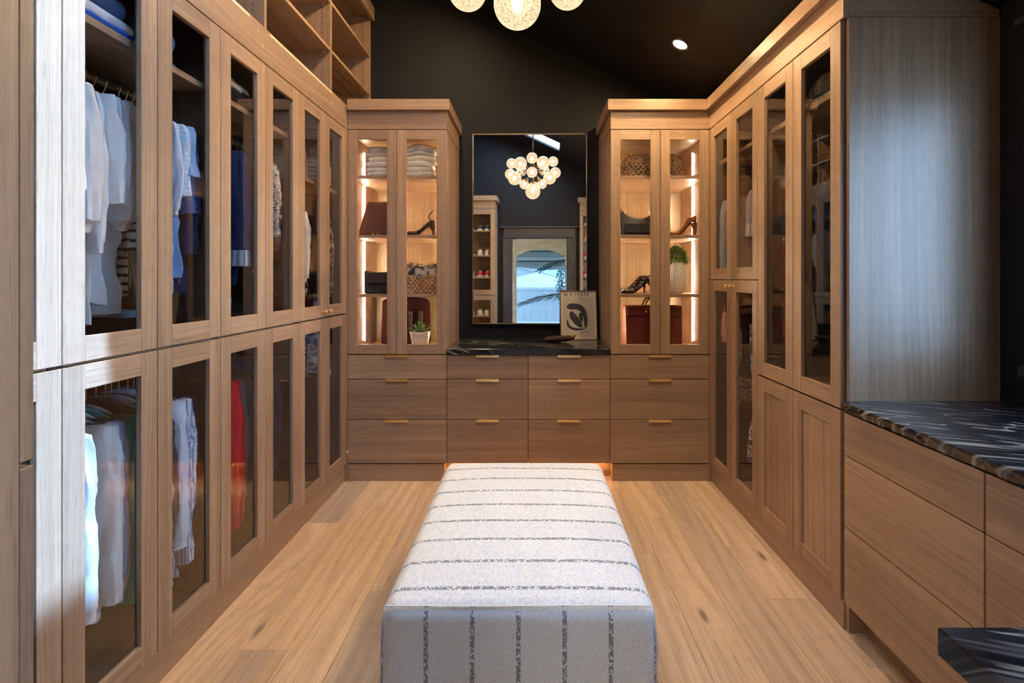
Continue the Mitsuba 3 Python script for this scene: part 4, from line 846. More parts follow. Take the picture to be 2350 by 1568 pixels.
def trousers(label, x, y, zr, col, L, hw=0.15, seed=1):
    t = thing('trousers', label, 'trousers'); col = solid(col) if isinstance(col, tuple) else col
    m = garment_mesh(hw, L, 0.022, hw * 0.96, 0.02, 0.015, seed, 50, 50, 0, 0.8); at = np.array([x, y, zr - 0.145])
    part(t, 'body', mikit.ply((fit(m[0] + at, x, y), m[1]), 'm_fabric', smooth=True, color=np.clip(col(m[0], seed), 0, 1)))
WHITE, CREAM, NAVY, BLACK, CHAR, GREY = (0.87, 0.88, 0.89), (0.70, 0.63, 0.52), (0.022, 0.034, 0.075), (0.018, 0.018, 0.022), (0.045, 0.047, 0.055), (0.25, 0.27, 0.30)
LTB, SKY, DENIM, TEAL, RED = (0.50, 0.62, 0.76), (0.26, 0.40, 0.62), (0.06, 0.10, 0.20), (0.0, 0.27, 0.235), (0.42, 0.012, 0.025)
XLc, XRc = -1.585, 1.535
UA = 'upper left wardrobe nearest the camera'; LA = 'lower part of the left wardrobe nearest the camera'
upA = [('blouse', 'blouse', 'white ruffled blouse, foremost behind the first upper glass door on the left', 1.445, WHITE, 0.75, dict(sl=0.34, ruffle=0.7, puff=0.2, sr=0.046, bell=0.8)),
       ('blouse', 'blouse', 'white blouse with a puffed sleeve, second of the white row at upper left', 1.497, WHITE, 0.74, dict(sl=0.46, puff=0.55, sr=0.05)),
       ('shirt', 'shirt', 'plain white linen shirt, third of the white row at upper left', 1.55, (0.76, 0.78, 0.80), 0.78, dict(sl=0.52, ruffle=0.25)),
       ('blouse', 'blouse', 'white blouse with flounces, fourth of the white row at upper left', 1.602, WHITE, 0.72, dict(sl=0.36, ruffle=0.6, puff=0.3, sr=0.05, bell=0.7)),
       ('shirt', 'shirt', 'white shirt hanging just in front of the striped one at upper left', 1.652, (0.72, 0.76, 0.80), 0.76, dict(sl=0.44, puff=0.6, sr=0.05)),
       ('striped_shirt', 'shirt', 'black and white striped long shirt at the end of the white row at upper left', 1.7, hstripe((0.03, 0.035, 0.045), (0.62, 0.66, 0.70), 0.030, 0.36), 0.70, dict(sl=0.50, hires=True)),
       ('shirt', 'shirt', 'grey shirt right behind the striped one at upper left', 1.735, GREY, 0.66, dict(sl=0.40)),
       ('blouse', 'blouse', 'taupe blouse behind the grey shirt at upper left', 1.77, (0.16, 0.12, 0.10), 0.74, dict(sl=0.30)),
       ('shirt', 'shirt', 'palest blue shirt, foremost behind the second upper glass door on the left', 1.875, (0.56, 0.66, 0.80), 0.62, dict(sl=0.36, hw=0.215)),
       ('blouse', 'blouse', 'light blue dotted eyelet blouse behind the second upper glass door on the left', 1.91, dots((0.44, 0.57, 0.70), (0.66, 0.76, 0.84), 0.018), 0.78, dict(sl=0.28, hires=True, hw=0.215, bell=0.5)),
       ('shirt', 'shirt', 'mid blue chambray shirt behind the dotted light blue blouse', 1.94, SKY, 0.64, dict(sl=0.20, sr=0.05, hw=0.215, bell=0.9)),
       ('shirt', 'shirt', 'dusky blue shirt behind the chambray shirt', 1.966, (0.10, 0.16, 0.30), 0.66, dict(sl=0.34)),
       ('jacket', 'jacket', 'navy jacket next to the last in the near upper wardrobe', 1.815, NAVY, 0.72, dict(sl=0.5)),
       ('jacket', 'jacket', 'dark navy jacket against the divider of the near upper wardrobe', 1.99, (0.03, 0.05, 0.11), 0.70, dict(sl=0.5))]
for kd, ct, lb, y, c, L, kw in upA:
    hang(kd, ct, lb, XLc, y, RODZ, c, L, **kw); hanger(XLc, y, RODZ, 'hangers on the near upper left rod', 'black hanger with a brass hook on the upper rod nearest the camera at left')
loA = [('sweatshirt', 'sweatshirt', 'thick white sweatshirt, foremost behind the first lower glass door on the left', 1.5, WHITE, 0.68, dict(sl=0.58, sr=0.052, tk=0.024)),
       ('sweatshirt', 'sweatshirt', 'white sweatshirt with a seamed sleeve, second behind the first lower glass door', 1.6, (0.74, 0.78, 0.79), 0.67, dict(sl=0.58, sr=0.052, tk=0.024)),
       ('sweater', 'sweater', 'dark grey sweater between the teal sweatshirt and the brown cardigans', 1.69, (0.10, 0.11, 0.13), 0.56, dict(sl=0.0, hw=0.165)),
       ('sweatshirt', 'sweatshirt', 'pale blue grey sweatshirt between the white ones and the teal one at lower left', 1.638, (0.36, 0.42, 0.50), 0.66, dict(sl=0.6, sr=0.046, hw=0.20)),
       ('sweatshirt', 'sweatshirt', 'speckled grey sweatshirt just behind the teal one at lower left', 1.7, patches((0.30, 0.33, 0.38), [(0.22, 0.24, 0.28)], 220, 0.5), 0.60, dict(sl=0.56)),
       ('sweatshirt', 'sweatshirt', 'teal green sweatshirt at lower left', 1.668, TEAL, 0.66, dict(sl=0.62, sr=0.055, hw=0.222)),
       ('cardigan', 'cardigan', 'dark brown cardigan behind the teal sweatshirt', 1.752, (0.07, 0.045, 0.038), 0.62, dict(sl=0.5)),
       ('cardigan', 'cardigan', 'taupe brown knitted cardigan in the near lower wardrobe', 1.79, (0.17, 0.12, 0.10), 0.50, dict(sl=0.44, sr=0.05)),
       ('sweatshirt', 'sweatshirt', 'pale sage sweatshirt behind the brown cardigans', 1.83, (0.30, 0.37, 0.38), 0.6, dict(sl=0.5)),
       ('shirt', 'shirt', 'pale blue shirt, foremost behind the second lower glass door on the left', 1.89, (0.50, 0.60, 0.74), 0.76, dict(sl=0.56, sr=0.05, hw=0.215)),
       ('striped_shirt', 'shirt', 'blue and white fine striped shirt behind the second lower glass door on the left', 1.932, vstripe((0.66, 0.72, 0.80), (0.15, 0.25, 0.46), 0.014, 0.55), 0.74, dict(sl=0.64, sr=0.05, hires='v', hw=0.215)),
       ('jacket', 'jacket', 'blue denim jacket behind the fine striped shirt', 1.962, DENIM, 0.46, dict(sl=0.44)),
       ('sweater', 'sweater', 'charcoal sweater next to the denim jacket', 1.855, CHAR, 0.62, dict(sl=0.55)),
       ('sweater', 'sweater', 'black blue sweater against the divider of the near lower wardrobe', 1.988, (0.028, 0.032, 0.045), 0.6, dict(sl=0.5))]
for kd, ct, lb, y, c, L, kw in loA:
    hang(kd, ct, lb, XLc, y, 1.055, c, L, **kw); hanger(XLc, y, 1.055, 'hangers on the near lower left rod', 'black hanger on the lower rod nearest the camera at left')
upB = [('jacket', 'jacket', 'dark jacket first in the upper wardrobe of navy jackets', 2.10, NAVY, 0.7, dict(sl=0.5)),
       ('dress', 'dress', 'royal blue dress among the navy jackets', 2.235, (0.020, 0.075, 0.24), 0.80, dict(sl=0.0, hw=0.20, flare=0.03)),
       ('blazer', 'jacket', 'navy blazer with a pale striped turned back cuff', 2.315, (0.030, 0.042, 0.095), 0.66, dict(sl=0.50, sr=0.050, cuff=((0.72, 0.76, 0.82), (0.20, 0.26, 0.36)), hw=0.212)),
       ('blazer', 'jacket', 'plum black blazer beside the striped cuff blazer', 2.385, (0.035, 0.030, 0.045), 0.68, dict(sl=0.55)),
       ('blazer', 'jacket', 'charcoal brown blazer behind the navy ones', 2.455, (0.05, 0.042, 0.040), 0.74, dict(sl=0.55)),
       ('jacket', 'jacket', 'black and white tweed jacket, behind the fourth upper glass door on the left', 2.585, patches((0.30, 0.27, 0.24), [(0.015, 0.015, 0.018), (0.60, 0.56, 0.5)], 130, 0.50), 0.62, dict(sl=0.38, sr=0.052, hires=True, hw=0.215)),
       ('jacket', 'jacket', 'dark grey jacket with pale blocks next to the tweed jacket', 2.632, patches((0.05, 0.05, 0.055), [(0.42, 0.38, 0.32)], 26, 0.66), 0.66, dict(sl=0.45, hires=True)),
       ('jacket', 'jacket', 'black jacket against the divider beside the tweed jacket', 2.675, BLACK, 0.7, dict(sl=0.5))]
for kd, ct, lb, y, c, L, kw in upB:
    hang(kd, ct, lb, XLc, y, RODZ, c, L, **kw); hanger(XLc, y, RODZ, 'hangers on the middle upper left rod', 'black hanger with a brass hook on the upper rod above the navy jackets')
loB = [('sweatshirt', 'sweatshirt', 'white sweatshirt just before the red sweaters at lower left', 2.165, WHITE, 0.62, dict(sl=0.5)),
       ('sweater', 'sweater', 'bright red sweater, foremost of the two behind the third lower glass door', 2.235, RED, 0.74, dict(sl=0.66, sr=0.056, hw=0.212)),
       ('sweater', 'sweater', 'deep red sweater right behind the bright red one', 2.285, (0.33, 0.01, 0.02), 0.73, dict(sl=0.66, sr=0.052)),
       ('sweatshirt', 'sweatshirt', 'mid grey sweatshirt next to the red sweaters', 2.335, (0.17, 0.175, 0.19), 0.62, dict(sl=0.56)),
       ('sweatshirt', 'sweatshirt', 'slate blue sweatshirt behind the mid grey one', 2.385, (0.10, 0.125, 0.17), 0.64, dict(sl=0.55)),
       ('jacket', 'jacket', 'dark jacket in the lower wardrobe beyond the red sweaters', 2.46, CHAR, 0.70, dict(sl=0.55)),
       ('jacket', 'jacket', 'navy jacket with a pale collar edge behind the fourth lower glass door', 2.56, (0.035, 0.042, 0.065), 0.72, dict(sl=0.55)),
       ('jacket', 'jacket', 'black blue jacket last behind the fourth lower glass door', 2.63, (0.025, 0.028, 0.042), 0.74, dict(sl=0.55))]
for kd, ct, lb, y, c, L, kw in loB:
    hang(kd, ct, lb, XLc, y, 1.055, c, L, **kw); hanger(XLc, y, 1.055, 'hangers on the middle lower left rod', 'black hanger on the lower rod above the red sweaters')
fl_ = patches((0.60, 0.62, 0.66), [(0.055, 0.075, 0.16), (0.16, 0.19, 0.28)], 38, 0.57)
upC = [('blouse', 'blouse', 'dark print blouse first in the wardrobe beside the drawers', 2.83, patches((0.06, 0.05, 0.05), [(0.3, 0.26, 0.22)], 60, 0.55), 0.7, dict(sl=0.4)),
       ('blouse', 'blouse', 'long cream blouse behind the fifth glass door on the left', 2.930, CREAM, 0.62, dict(sl=0.42, sr=0.05, hw=0.215, puff=0.2)),
       ('blouse', 'blouse', 'cream knotted blouse right behind the long cream one', 2.975, (0.66, 0.58, 0.48), 0.60, dict(sl=0.40)),
       ('dress', 'dress', 'black and white dappled dress below the cream blouses', 3.015, patches((0.62, 0.60, 0.56), [(0.02, 0.02, 0.025), (0.03, 0.03, 0.04)], 75, 0.53), 0.92, dict(sl=0.0, hires=True, flare=0.02)),
       ('dress', 'dress', 'cream and navy striped long dress beside the dappled one', 3.052, vstripe((0.62, 0.60, 0.56), (0.05, 0.06, 0.09), 0.028, 0.62), 1.06, dict(sl=0.0, hires='v')),
       ('blouse', 'blouse', 'black velvet blouse between the cream blouses and the camouflage shirt', 3.16, BLACK, 0.64, dict(sl=0.5)),
       ('shirt', 'shirt', 'camouflage print shirt behind the sixth glass door on the left', 3.300, patches((0.11, 0.10, 0.065), [(0.035, 0.035, 0.022), (0.24, 0.20, 0.13)], 24, 0.55), 0.56, dict(sl=0.50, sr=0.048, hires=True, hw=0.215)),
       ('dress', 'dress', 'white and navy flowered long dress behind the sixth glass door', 3.342, fl_, 1.08, dict(sl=0.0, hires=True, flare=0.03, hw=0.20))]
for kd, ct, lb, y, c, L, kw in upC:
    hang(kd, ct, lb, XLc, y, 1.93, c, L, **kw); hanger(XLc, y, 1.93, 'hangers in the left wardrobe beside the drawers', 'black hanger in the left wardrobe beside the drawers')
rt1 = [('shirt', 'shirt', 'soft grey shirt with a pale buttoned cuff in the far right wardrobe', 2.95, (0.30, 0.29, 0.29), 0.40, dict(sl=0.24, sr=0.04, cuff=((0.62, 0.58, 0.54), (0.40, 0.36, 0.33)))),
       ('coat', 'coat', 'charcoal coat in the far right wardrobe, behind the second glass door', 3.03, (0.085, 0.08, 0.08), 0.42, dict(sl=0.0, hw=0.248)),
       ('dress', 'dress', 'dark dress behind the charcoal coat at right', 3.095, (0.05, 0.048, 0.05), 0.58, dict(hw=0.252)),
       ('dress', 'dress', 'leopard print dress with a green panel in the far right corner wardrobe', 3.262, patches((0.40, 0.33, 0.24), [(0.03, 0.025, 0.02)], 70, 0.55), 0.58, dict(hires=True)),
       ('dress', 'dress', 'emerald green dress in the far right corner wardrobe', 3.295, (0.01, 0.16, 0.11), 0.58, dict(hw=0.212)),
       ('blouse', 'blouse', 'bright red blouse in the far right corner wardrobe', 3.322, (0.45, 0.015, 0.015), 0.30, dict(hw=0.215)),
       ('coat', 'coat', 'long light grey coat in the far right corner wardrobe', 3.348, (0.33, 0.35, 0.38), 0.58, dict(sl=0.50, hw=0.215))]
for kd, ct, lb, y, c, L, kw in rt1:
    hang(kd, ct, lb, XRc, y, 2.06, c, L, **kw); hanger(XRc, y, 2.06, 'hangers on the upper rod of the far right wardrobe', 'black hanger on the upper rod of the far right wardrobe')
flo = patches((0.66, 0.60, 0.55), [(0.55, 0.06, 0.10), (0.62, 0.28, 0.30), (0.50, 0.36, 0.08), (0.08, 0.12, 0.30), (0.13, 0.15, 0.05)], 17, 0.60)
rt2 = [('dress', 'dress', 'long white dress with large red, yellow and blue flowers at lower right', 2.905, flo, 0.90, dict(hires=True, flare=0.02, hw=0.248)),
       ('blouse', 'blouse', 'peach blouse hanging at lower right in the corner wardrobe', 3.31, (0.55, 0.30, 0.21), 0.30, dict(sl=0.2, hw=0.225)),
       ('dress', 'dress', 'white and grey lace dress at lower right in the corner wardrobe', 3.265, patches((0.62, 0.58, 0.54), [(0.22, 0.19, 0.17)], 90, 0.52), 0.62, dict(hires=True, hw=0.228))]
for kd, ct, lb, y, c, L, kw in rt2:
    hang(kd, ct, lb, XRc, y, 1.30, c, L, **kw); hanger(XRc, y, 1.30, 'hangers on the lower rod of the far right wardrobe', 'black hanger on the lower rod of the far right wardrobe')
for y in (3.05, 3.335): trousers(*(('black trousers folded over a hanger beside the flowered dress', XRc - 0.055, 3.05, 1.33, (0.020, 0.022, 0.030), 0.40, 0.185, 5) if y < 3.2 else ('brown grey trousers folded over a hanger in the far right corner wardrobe', XRc - 0.07, 3.335, 1.33, (0.13, 0.095, 0.08), 0.34, 0.15, 6))); hanger(XRc - 0.02, y, 1.30, 'hangers on the lower rod of the far right wardrobe', 'black hanger on the lower rod of the far right wardrobe')
for i, (y, c, L, w) in enumerate(((2.10, (0.03, 0.03, 0.035), 0.9, 'black coat, nearest in the right wardrobe beside the end panel'), (2.19, NAVY, 0.8, 'navy coat, second in the right wardrobe beside the end panel'), (2.28, (0.05, 0.045, 0.045), 0.95, 'brown black coat, third in the right wardrobe beside the end panel'), (2.40, BLACK, 0.7, 'short black jacket in the right wardrobe'), (2.50, (0.06, 0.055, 0.06), 0.9, 'dark grey coat in the right wardrobe'), (2.60, (0.03, 0.03, 0.04), 0.85, 'last dark coat in the right wardrobe by its divider'))):
    hang('coat', 'coat', w, XRc + 0.03, y, 2.06, c, L, sl=0.55, hw=0.195); hanger(XRc + 0.03, y, 2.06, 'hangers in the right wardrobe beside the end panel', 'black hanger in the right wardrobe beside the end panel')

# ---------------------------------------------------------------- folded things
def folded(kind, cat, label, lo, hi, col, seed, group=None, rough=0.006, bulge=0.0, scale=14.0, bs='m_fabric', wave=0.0):
    v, f = rbox(lo, hi, 0.49 * (hi[2] - lo[2]), 22, 4); v = v.copy()
    c = (np.array(lo) + hi) / 2; n = meshkit.fbm(v * scale + seed, 3, seed) - 0.5
    h = (hi[2] - lo[2])
    v[:, 2] += rough * 1.2 * (meshkit.fbm(np.stack([v[:, 0] * 6, v[:, 1] * 6, v[:, 0] * 0], 1) + seed * 3, 2, 1) - 0.5) * (v[:, 2] > lo[2] + 0.3 * h)
    v[:, 0] += n * rough * 1.5; v[:, 1] += (meshkit.fbm(v * scale + 50 + seed, 3, 3) - 0.5) * rough * 2
    if wave:
        v[:, 2] += wave * (np.exp(-((v[:, 0] + 0.80) / 0.07) ** 2) + 0.35 * np.exp(-((v[:, 0] + 1.09) / 0.06) ** 2)) * np.clip((v[:, 2] - 2.1255) / 0.2, 0, 1)
    v[:, 2] = np.maximum(v[:, 2], lo[2] + 0.0005) if not wave else v[:, 2]
    t = thing(kind, label, cat, group)
    scene[t] = mikit.ply((v, f), bs, smooth=True, color=np.clip((col if callable(col) else solid(col))(v, seed), 0, 1))
    return t
zz = 2.1255; cc = [(0.62, 0.57, 0.50), (0.70, 0.64, 0.55), (0.66, 0.60, 0.51), (0.74, 0.69, 0.61), (0.74, 0.70, 0.63), (0.78, 0.73, 0.68)]
hb = [0.030, 0.034, 0.037, 0.040, 0.028, 0.043]; nm = ['lowest beige knitted blanket of the folded stack', 'second lowest cream blanket of the folded stack', 'third blanket from the bottom of the folded cream stack', 'openwork crochet blanket in the middle of the folded stack', 'thin smooth ivory blanket below the top one', 'thick pleated grey white blanket on top of the folded stack']
for i in range(6):
    col = cc[i]
    if i == 3: col = dots((0.74, 0.67, 0.57), (0.24, 0.17, 0.11), 0.013)
    if i == 5: col = vstripe((0.78, 0.73, 0.69), (0.62, 0.57, 0.54), 0.016, 0.6)
    if i in (0, 1): col = patches(cc[i], [tuple(np.array(cc[i]) * 0.72)], 200, 0.52)
    dx = R.uniform(-0.012, 0.012)
    folded('folded_blanket', 'blanket', nm[i] + ' in the left display cabinet', (-1.165 + dx, 3.478 + 0.006 * (i % 2), zz), (-0.690 + dx, 3.63, zz + hb[i]), col, 11 + i, rough=0.010, wave=0.028); zz += hb[i] - 0.0005
folded('folded_shirt', 'clothes', 'bright blue folded shirt lowest on the shelf behind the first left door', (-1.76, 1.40, SHZ + 0.0005), (-1.335, 1.66, SHZ + 0.022), (0.025, 0.085, 0.33), 3)
folded('folded_sheet', 'clothes', 'white folded cloth under the jeans on the shelf at top left', (-1.74, 1.41, SHZ + 0.023), (-1.342, 1.67, SHZ + 0.062), (0.70, 0.73, 0.75), 4)
folded('folded_jeans', 'jeans', 'dark blue folded jeans topmost on the shelf at top left', (-1.72, 1.42, SHZ + 0.063), (-1.35, 1.66, SHZ + 0.135), DENIM, 5)
folded('folded_jeans', 'jeans', 'navy folded jeans lowest on the shelf behind the second left door', (-1.72, 1.72, SHZ + 0.0005), (-1.352, 1.875, SHZ + 0.03), (0.03, 0.07, 0.20), 6)
folded('folded_shirt', 'clothes', 'thin white folded shirt between blue jeans behind the second left door', (-1.72, 1.72, SHZ + 0.031), (-1.36, 1.865, SHZ + 0.055), WHITE, 7)
folded('folded_jeans', 'jeans', 'mid blue rolled jeans topmost behind the second left door', (-1.72, 1.72, SHZ + 0.056), (-1.345, 1.885, SHZ + 0.14), (0.07, 0.15, 0.33), 8)
folded('folded_sweater', 'sweater', 'black folded sweater with two cream stripes on the shelf above the navy jackets', (-1.76, 2.14, SHZ + 0.001), (-1.345, 2.42, SHZ + 0.145), lambda q, s: np.where(((np.abs(q[:, 2] - SHZ - 0.125) < 0.008) | (np.abs(q[:, 2] - SHZ - 0.096) < 0.013))[:, None], (0.55, 0.50, 0.42), (0.022, 0.022, 0.025)), 9, rough=0.014)
folded('folded_scarf', 'scarf', 'grey cable knit scarf folded below the knit hat at right', (1.305, 2.08, 2.2005), (1.60, 2.42, 2.240), patches((0.30, 0.29, 0.28), [(0.12, 0.115, 0.11)], 110, 0.5), 12, rough=0.02)
t = thing('knit_hat', 'chunky brown grey knit hat on the shelf at the top right', 'hat')
pr_ = [(0.001, 0.118), (0.03, 0.116), (0.07, 0.100), (0.098, 0.068), (0.108, 0.03), (0.104, 0.004), (0.088, 0.0)]
m = lathe([(a, b) for a, b in pr_[::-1]], 84, (1.408, 2.265, 2.238), lambda a, z: 1 + 0.075 * np.sin(a * 14 + z * 70) * np.abs(np.sin(z * 150 + np.floor(a * 14 / 6.283) * 1.5)) )
m = (m[0] + (meshkit.fbm(m[0] * 60, 2, 3)[:, None] - 0.5) * 0.008, m[1])
part(t, 'cap', vcol(m, lambda v: np.array([0.16, 0.13, 0.105]) * (0.45 + 1.1 * meshkit.noise(v * 130, 2))[:, None])); part(t, 'pompom', vcol(sphere((1.408, 2.265, 2.36), 0.02, 2), (0.2, 0.16, 0.13)))

# ---------------------------------------------------------------- bags, baskets, plants, shoes
def bagmesh(x0, x1, y0, y1, z0, z1, tx=0.0, ty=0.0, r=0.012, dip=0.0):
    v, f = rbox((x0, y0, z0), (x1, y1, z1), r, 10, 3); v = v.copy(); s = (v[:, 2] - z0) / (z1 - z0); c = np.array([(x0 + x1) / 2, (y0 + y1) / 2])
    v[:, 0] = c[0] + (v[:, 0] - c[0]) * (1 - tx * s); v[:, 1] = c[1] + (v[:, 1] - c[1]) * (1 - ty * s)
    if dip: q = (v[:, 0] - c[0]) / ((x1 - x0) / 2); v[:, 2] -= dip * (1 - q ** 2) * s ** 3
    return v, f
def handle(t, p0, p1, h, r, bs, col, nmx='handle', lab=None):
    p0, p1 = np.array(p0, float), np.array(p1, float); s = np.linspace(0, np.pi, 26)
    P = (p0 + p1) / 2 + np.outer(np.cos(s), (p0 - p1) / 2) + np.outer(np.sin(s) ** 0.8, [0, 0, h])
    part(t, nmx, vcol(tube(P, r, 10), col, bs), label=lab)
LE = 'm_leather'
t = thing('handbag', 'dark brown tapered leather handbag on the second shelf of the left display cabinet', 'bag')
part(t, 'body', vcol(bagmesh(-1.235, -0.955, 3.50, 3.66, 1.7095, 1.965, 0.42, 0.5, 0.014, 0.012), (0.085, 0.028, 0.014), LE))
for xx in (-1.225, -1.125, -1.09): part(t, 'stud', smooth(sphere((xx, 3.497, 1.717), 0.007, 2), 'm_brass'))
part(t, 'clasp', smooth(tube([(-1.095, 3.518, 1.745), (-1.055, 3.518, 1.748)], 0.0035, 8), 'm_brass'))
t = thing('handbag', 'small black handbag with folded top on the third shelf of the left display cabinet', 'bag')
part(t, 'body', vcol(bagmesh(-1.19, -0.985, 3.50, 3.62, 1.2935, 1.46, -0.08, 0.45, 0.012, 0.014), (0.012, 0.013, 0.014), LE))
part(t, 'flap', vcol(bagmesh(-1.185, -0.99, 3.492, 3.512, 1.365, 1.447, 0.02, 0, 0.008), (0.016, 0.017, 0.019), LE))
t = thing('tote_bag', 'dark burgundy leather bag behind the potted plant in the left display cabinet', 'bag')
part(t, 'body', vcol(bagmesh(-1.165, -0.80, 3.80, 3.94, 0.8955, 1.235, 0.04, 0.3, 0.02, -0.02), (0.0075, 0.0018, 0.0024), 'm_fabric'))
for i in range(4): part(t, 'strap_loop', vcol(rbox((-1.10 + 0.078 * i, 3.785, 1.0), (-1.07 + 0.078 * i, 3.803, 1.15), 0.006, 3, 2), (0.008, 0.003, 0.004), LE))
t = thing('handbag', 'black leather handbag with a curved dipping top in the right display cabinet', 'bag')
part(t, 'body', vcol(bagmesh(0.640, 0.905, 3.50, 3.60, 1.7095, 1.895, -0.04, 0.5, 0.012, 0.065), (0.012, 0.014, 0.016), LE))
part(t, 'flap', vcol(bagmesh(0.668, 0.877, 3.489, 3.505, 1.725, 1.80, 0, 0, 0.007), (0.016, 0.018, 0.021), LE))
for xx in (0.665, 0.862): part(t, 'ring', smooth((lambda a: tube(np.stack([xx + 0.013 * np.cos(a), np.full(20, 3.535), 1.878 + 0.013 * np.sin(a)], 1), 0.003, 8))(np.linspace(0, 2 * np.pi, 20)), 'm_brass'))
t = thing('tote_bag', 'glossy red brown leather tote bag at the bottom of the right display cabinet', 'bag')
part(t, 'body', vcol(bagmesh(0.685, 1.085, 3.53, 3.70, 0.8955, 1.205, -0.02, 0.25, 0.008), (0.085, 0.013, 0.007), LE))
part(t, 'top_band', vcol(bagmesh(0.690, 1.080, 3.532, 3.56, 1.135, 1.2055, 0, 0, 0.005), (0.075, 0.011, 0.007), LE))
for yy in (3.560, 3.660): handle(t, (0.825, yy, 1.17), (0.945, yy, 1.17), 0.095, 0.0065, LE, (0.11, 0.03, 0.015))
for xx in (0.825, 0.945): part(t, 'ring', smooth(sphere((xx, 3.535, 1.165), 0.010, 2), 'm_brass'))
t = thing('handbag', 'dusky mauve tote bag on the shelf above the cream blouses', 'bag')
part(t, 'body', vcol(bagmesh(-1.66, -1.355, 2.86, 3.02, 2.0005, 2.255, 0.12, 0.4, 0.012), (0.30, 0.15, 0.14), LE))
for xx in (-1.395, -1.56): handle(t, (xx, 2.90, 2.235), (xx, 2.98, 2.235), 0.10, 0.006, LE, (0.20, 0.09, 0.085))
t = thing('folded_knit', 'grey beige folded knit on the shelf beside the mauve tote bag', 'clothes'); USED.add(t)
v, f = rbox((-1.66, 3.06, 2.0005), (-1.34, 3.33, 2.17), 0.04, 12, 4); v = v + (meshkit.fbm(v * 25, 3, 2)[:, None] - 0.5) * 0.02 * np.array([1, 1, 0.2]); v[:, 2] = np.maximum(v[:, 2], 2.0005)
scene[t] = vcol((v, f), lambda q: np.array([0.34, 0.28, 0.22]) * (0.6 + 0.8 * (np.sin(q[:, 2] * 230) * 0.5 + 0.5))[:, None])
def weave(center, hx, hy, z0, z1, rows, cols, seed, round_top=0.0, pw=0.5):
    """Plump strands in a plaited pattern over a rounded basket: one mesh of all strands."""
    rg = np.random.default_rng(seed); m = trimesh.creation.icosphere(1, 1.0); sv, sf = np.array(m.vertices), np.array(m.faces); Vs, Fs, at = [], [], 0
    rh = (z1 - z0) / rows; ANG = np.linspace(0, 2 * np.pi, 2001); ex, ey = hx * np.sign(np.cos(ANG)) * np.abs(np.cos(ANG)) ** pw, hy * np.sign(np.sin(ANG)) * np.abs(np.sin(ANG)) ** pw
    ARC = np.concatenate([[0], np.cumsum(np.hypot(np.diff(ex), np.diff(ey)))]); ARC /= ARC[-1]
    for i in range(rows):
        s = (i + 0.5) / rows; k = 1 - round_top * max(0, s - 0.45) ** 2 / 0.3
        for j in range(cols):
            a = np.interp(((j + 0.5 * (i % 2)) / cols) % 1.0, ARC, ANG)
            ca, sa = math.cos(a), math.sin(a); x = hx * k * np.sign(ca) * abs(ca) ** pw; y = hy * k * np.sign(sa) * abs(sa) ** pw
            n = np.array([ca / hx, sa / hy, 0]); n /= np.linalg.norm(n); tg = np.array([-n[1], n[0], 0])
            sg = 1 if j % 2 else -1; up = np.array([0, 0, 1.0]) + tg * 0.70 * sg + tg * rg.normal(0, 0.12); up /= np.linalg.norm(up); rt = np.cross(n, up)
            L, W, D = rh * 1.18 * rg.uniform(0.85, 1.2), rh * 0.42 * rg.uniform(0.75, 1.2), rh * 0.36
            Vs.append(np.array([x, y, z0 + rh * (i + 0.5)]) + center + sv[:, :1] * L * up * 0.72 + sv[:, 1:2] * W * rt + sv[:, 2:] * D * n); Fs.append(sf + at); at += len(sv)
    return np.vstack(Vs), np.vstack(Fs)
def strawcol(lo, hi): return lambda v: lo + (np.array(hi) - lo) * meshkit.noise(v * [55, 55, 90], 4)[:, None]
t = thing('woven_basket', 'plaited water hyacinth basket on the top shelf of the right display cabinet', 'basket')
part(t, 'weave', vcol(weave(np.array([0.885, 3.66, 0]), 0.232, 0.135, 2.126, 2.305, 9, 76, 3, 0.32), strawcol(np.array([0.13, 0.08, 0.045]), (0.46, 0.32, 0.19))), kind='stuff')
part(t, 'lining', vcol(bagmesh(0.668, 1.102, 3.54, 3.78, 2.1255, 2.285, 0.12, 0.12, 0.05), (0.12, 0.075, 0.04)))
t = thing('straw_bag', 'straw basket bag with a dark fringed rim in the left display cabinet', 'bag')
part(t, 'weave', vcol(weave(np.array([-0.795, 3.62, 0]), 0.118, 0.075, 1.294, 1.425, 7, 44, 5), strawcol(np.array([0.20, 0.10, 0.05]), (0.62, 0.40, 0.22))), kind='stuff')
part(t, 'lining', vcol(bagmesh(-0.905, -0.685, 3.555, 3.685, 1.2935, 1.42, 0, 0, 0.03), (0.2, 0.12, 0.07)))
part(t, 'cloth_band', vcol(bagmesh(-0.908, -0.682, 3.548, 3.69, 1.405, 1.495, 0, 0, 0.03), lambda v: np.where((meshkit.noise(v * [40, 40, 14], 8) > 0.62)[:, None], (0.03, 0.03, 0.035), (0.50, 0.46, 0.38))))
rg = np.random.default_rng(12); n = 420; a = rg.uniform(0, 6.283, n)
P = np.stack([-0.795 + 0.112 * np.sign(np.cos(a)) * np.abs(np.cos(a)) ** 0.5, 3.62 + 0.072 * np.sign(np.sin(a)) * np.abs(np.sin(a)) ** 0.5, 1.492 + rg.uniform(-0.012, 0.012, n)], 1)
D = np.stack([0.4 * np.cos(a), 0.4 * np.sin(a), rg.normal(0, 0.9, n)], 1); D /= np.linalg.norm(D, axis=1, keepdims=True); N = rg.normal(0, 1, (n, 3)); N -= D * (N * D).sum(1, keepdims=True); N /= np.linalg.norm(N, axis=1, keepdims=True)
part(t, 'fringe', vcol(leaf_quads(P, D, N, rg.uniform(0.012, 0.026, n), np.full(n, 0.007)), np.repeat(rg.uniform(0.02, 0.16, (n, 1)) * [1, 1, 1], 4, 0)), kind='stuff')
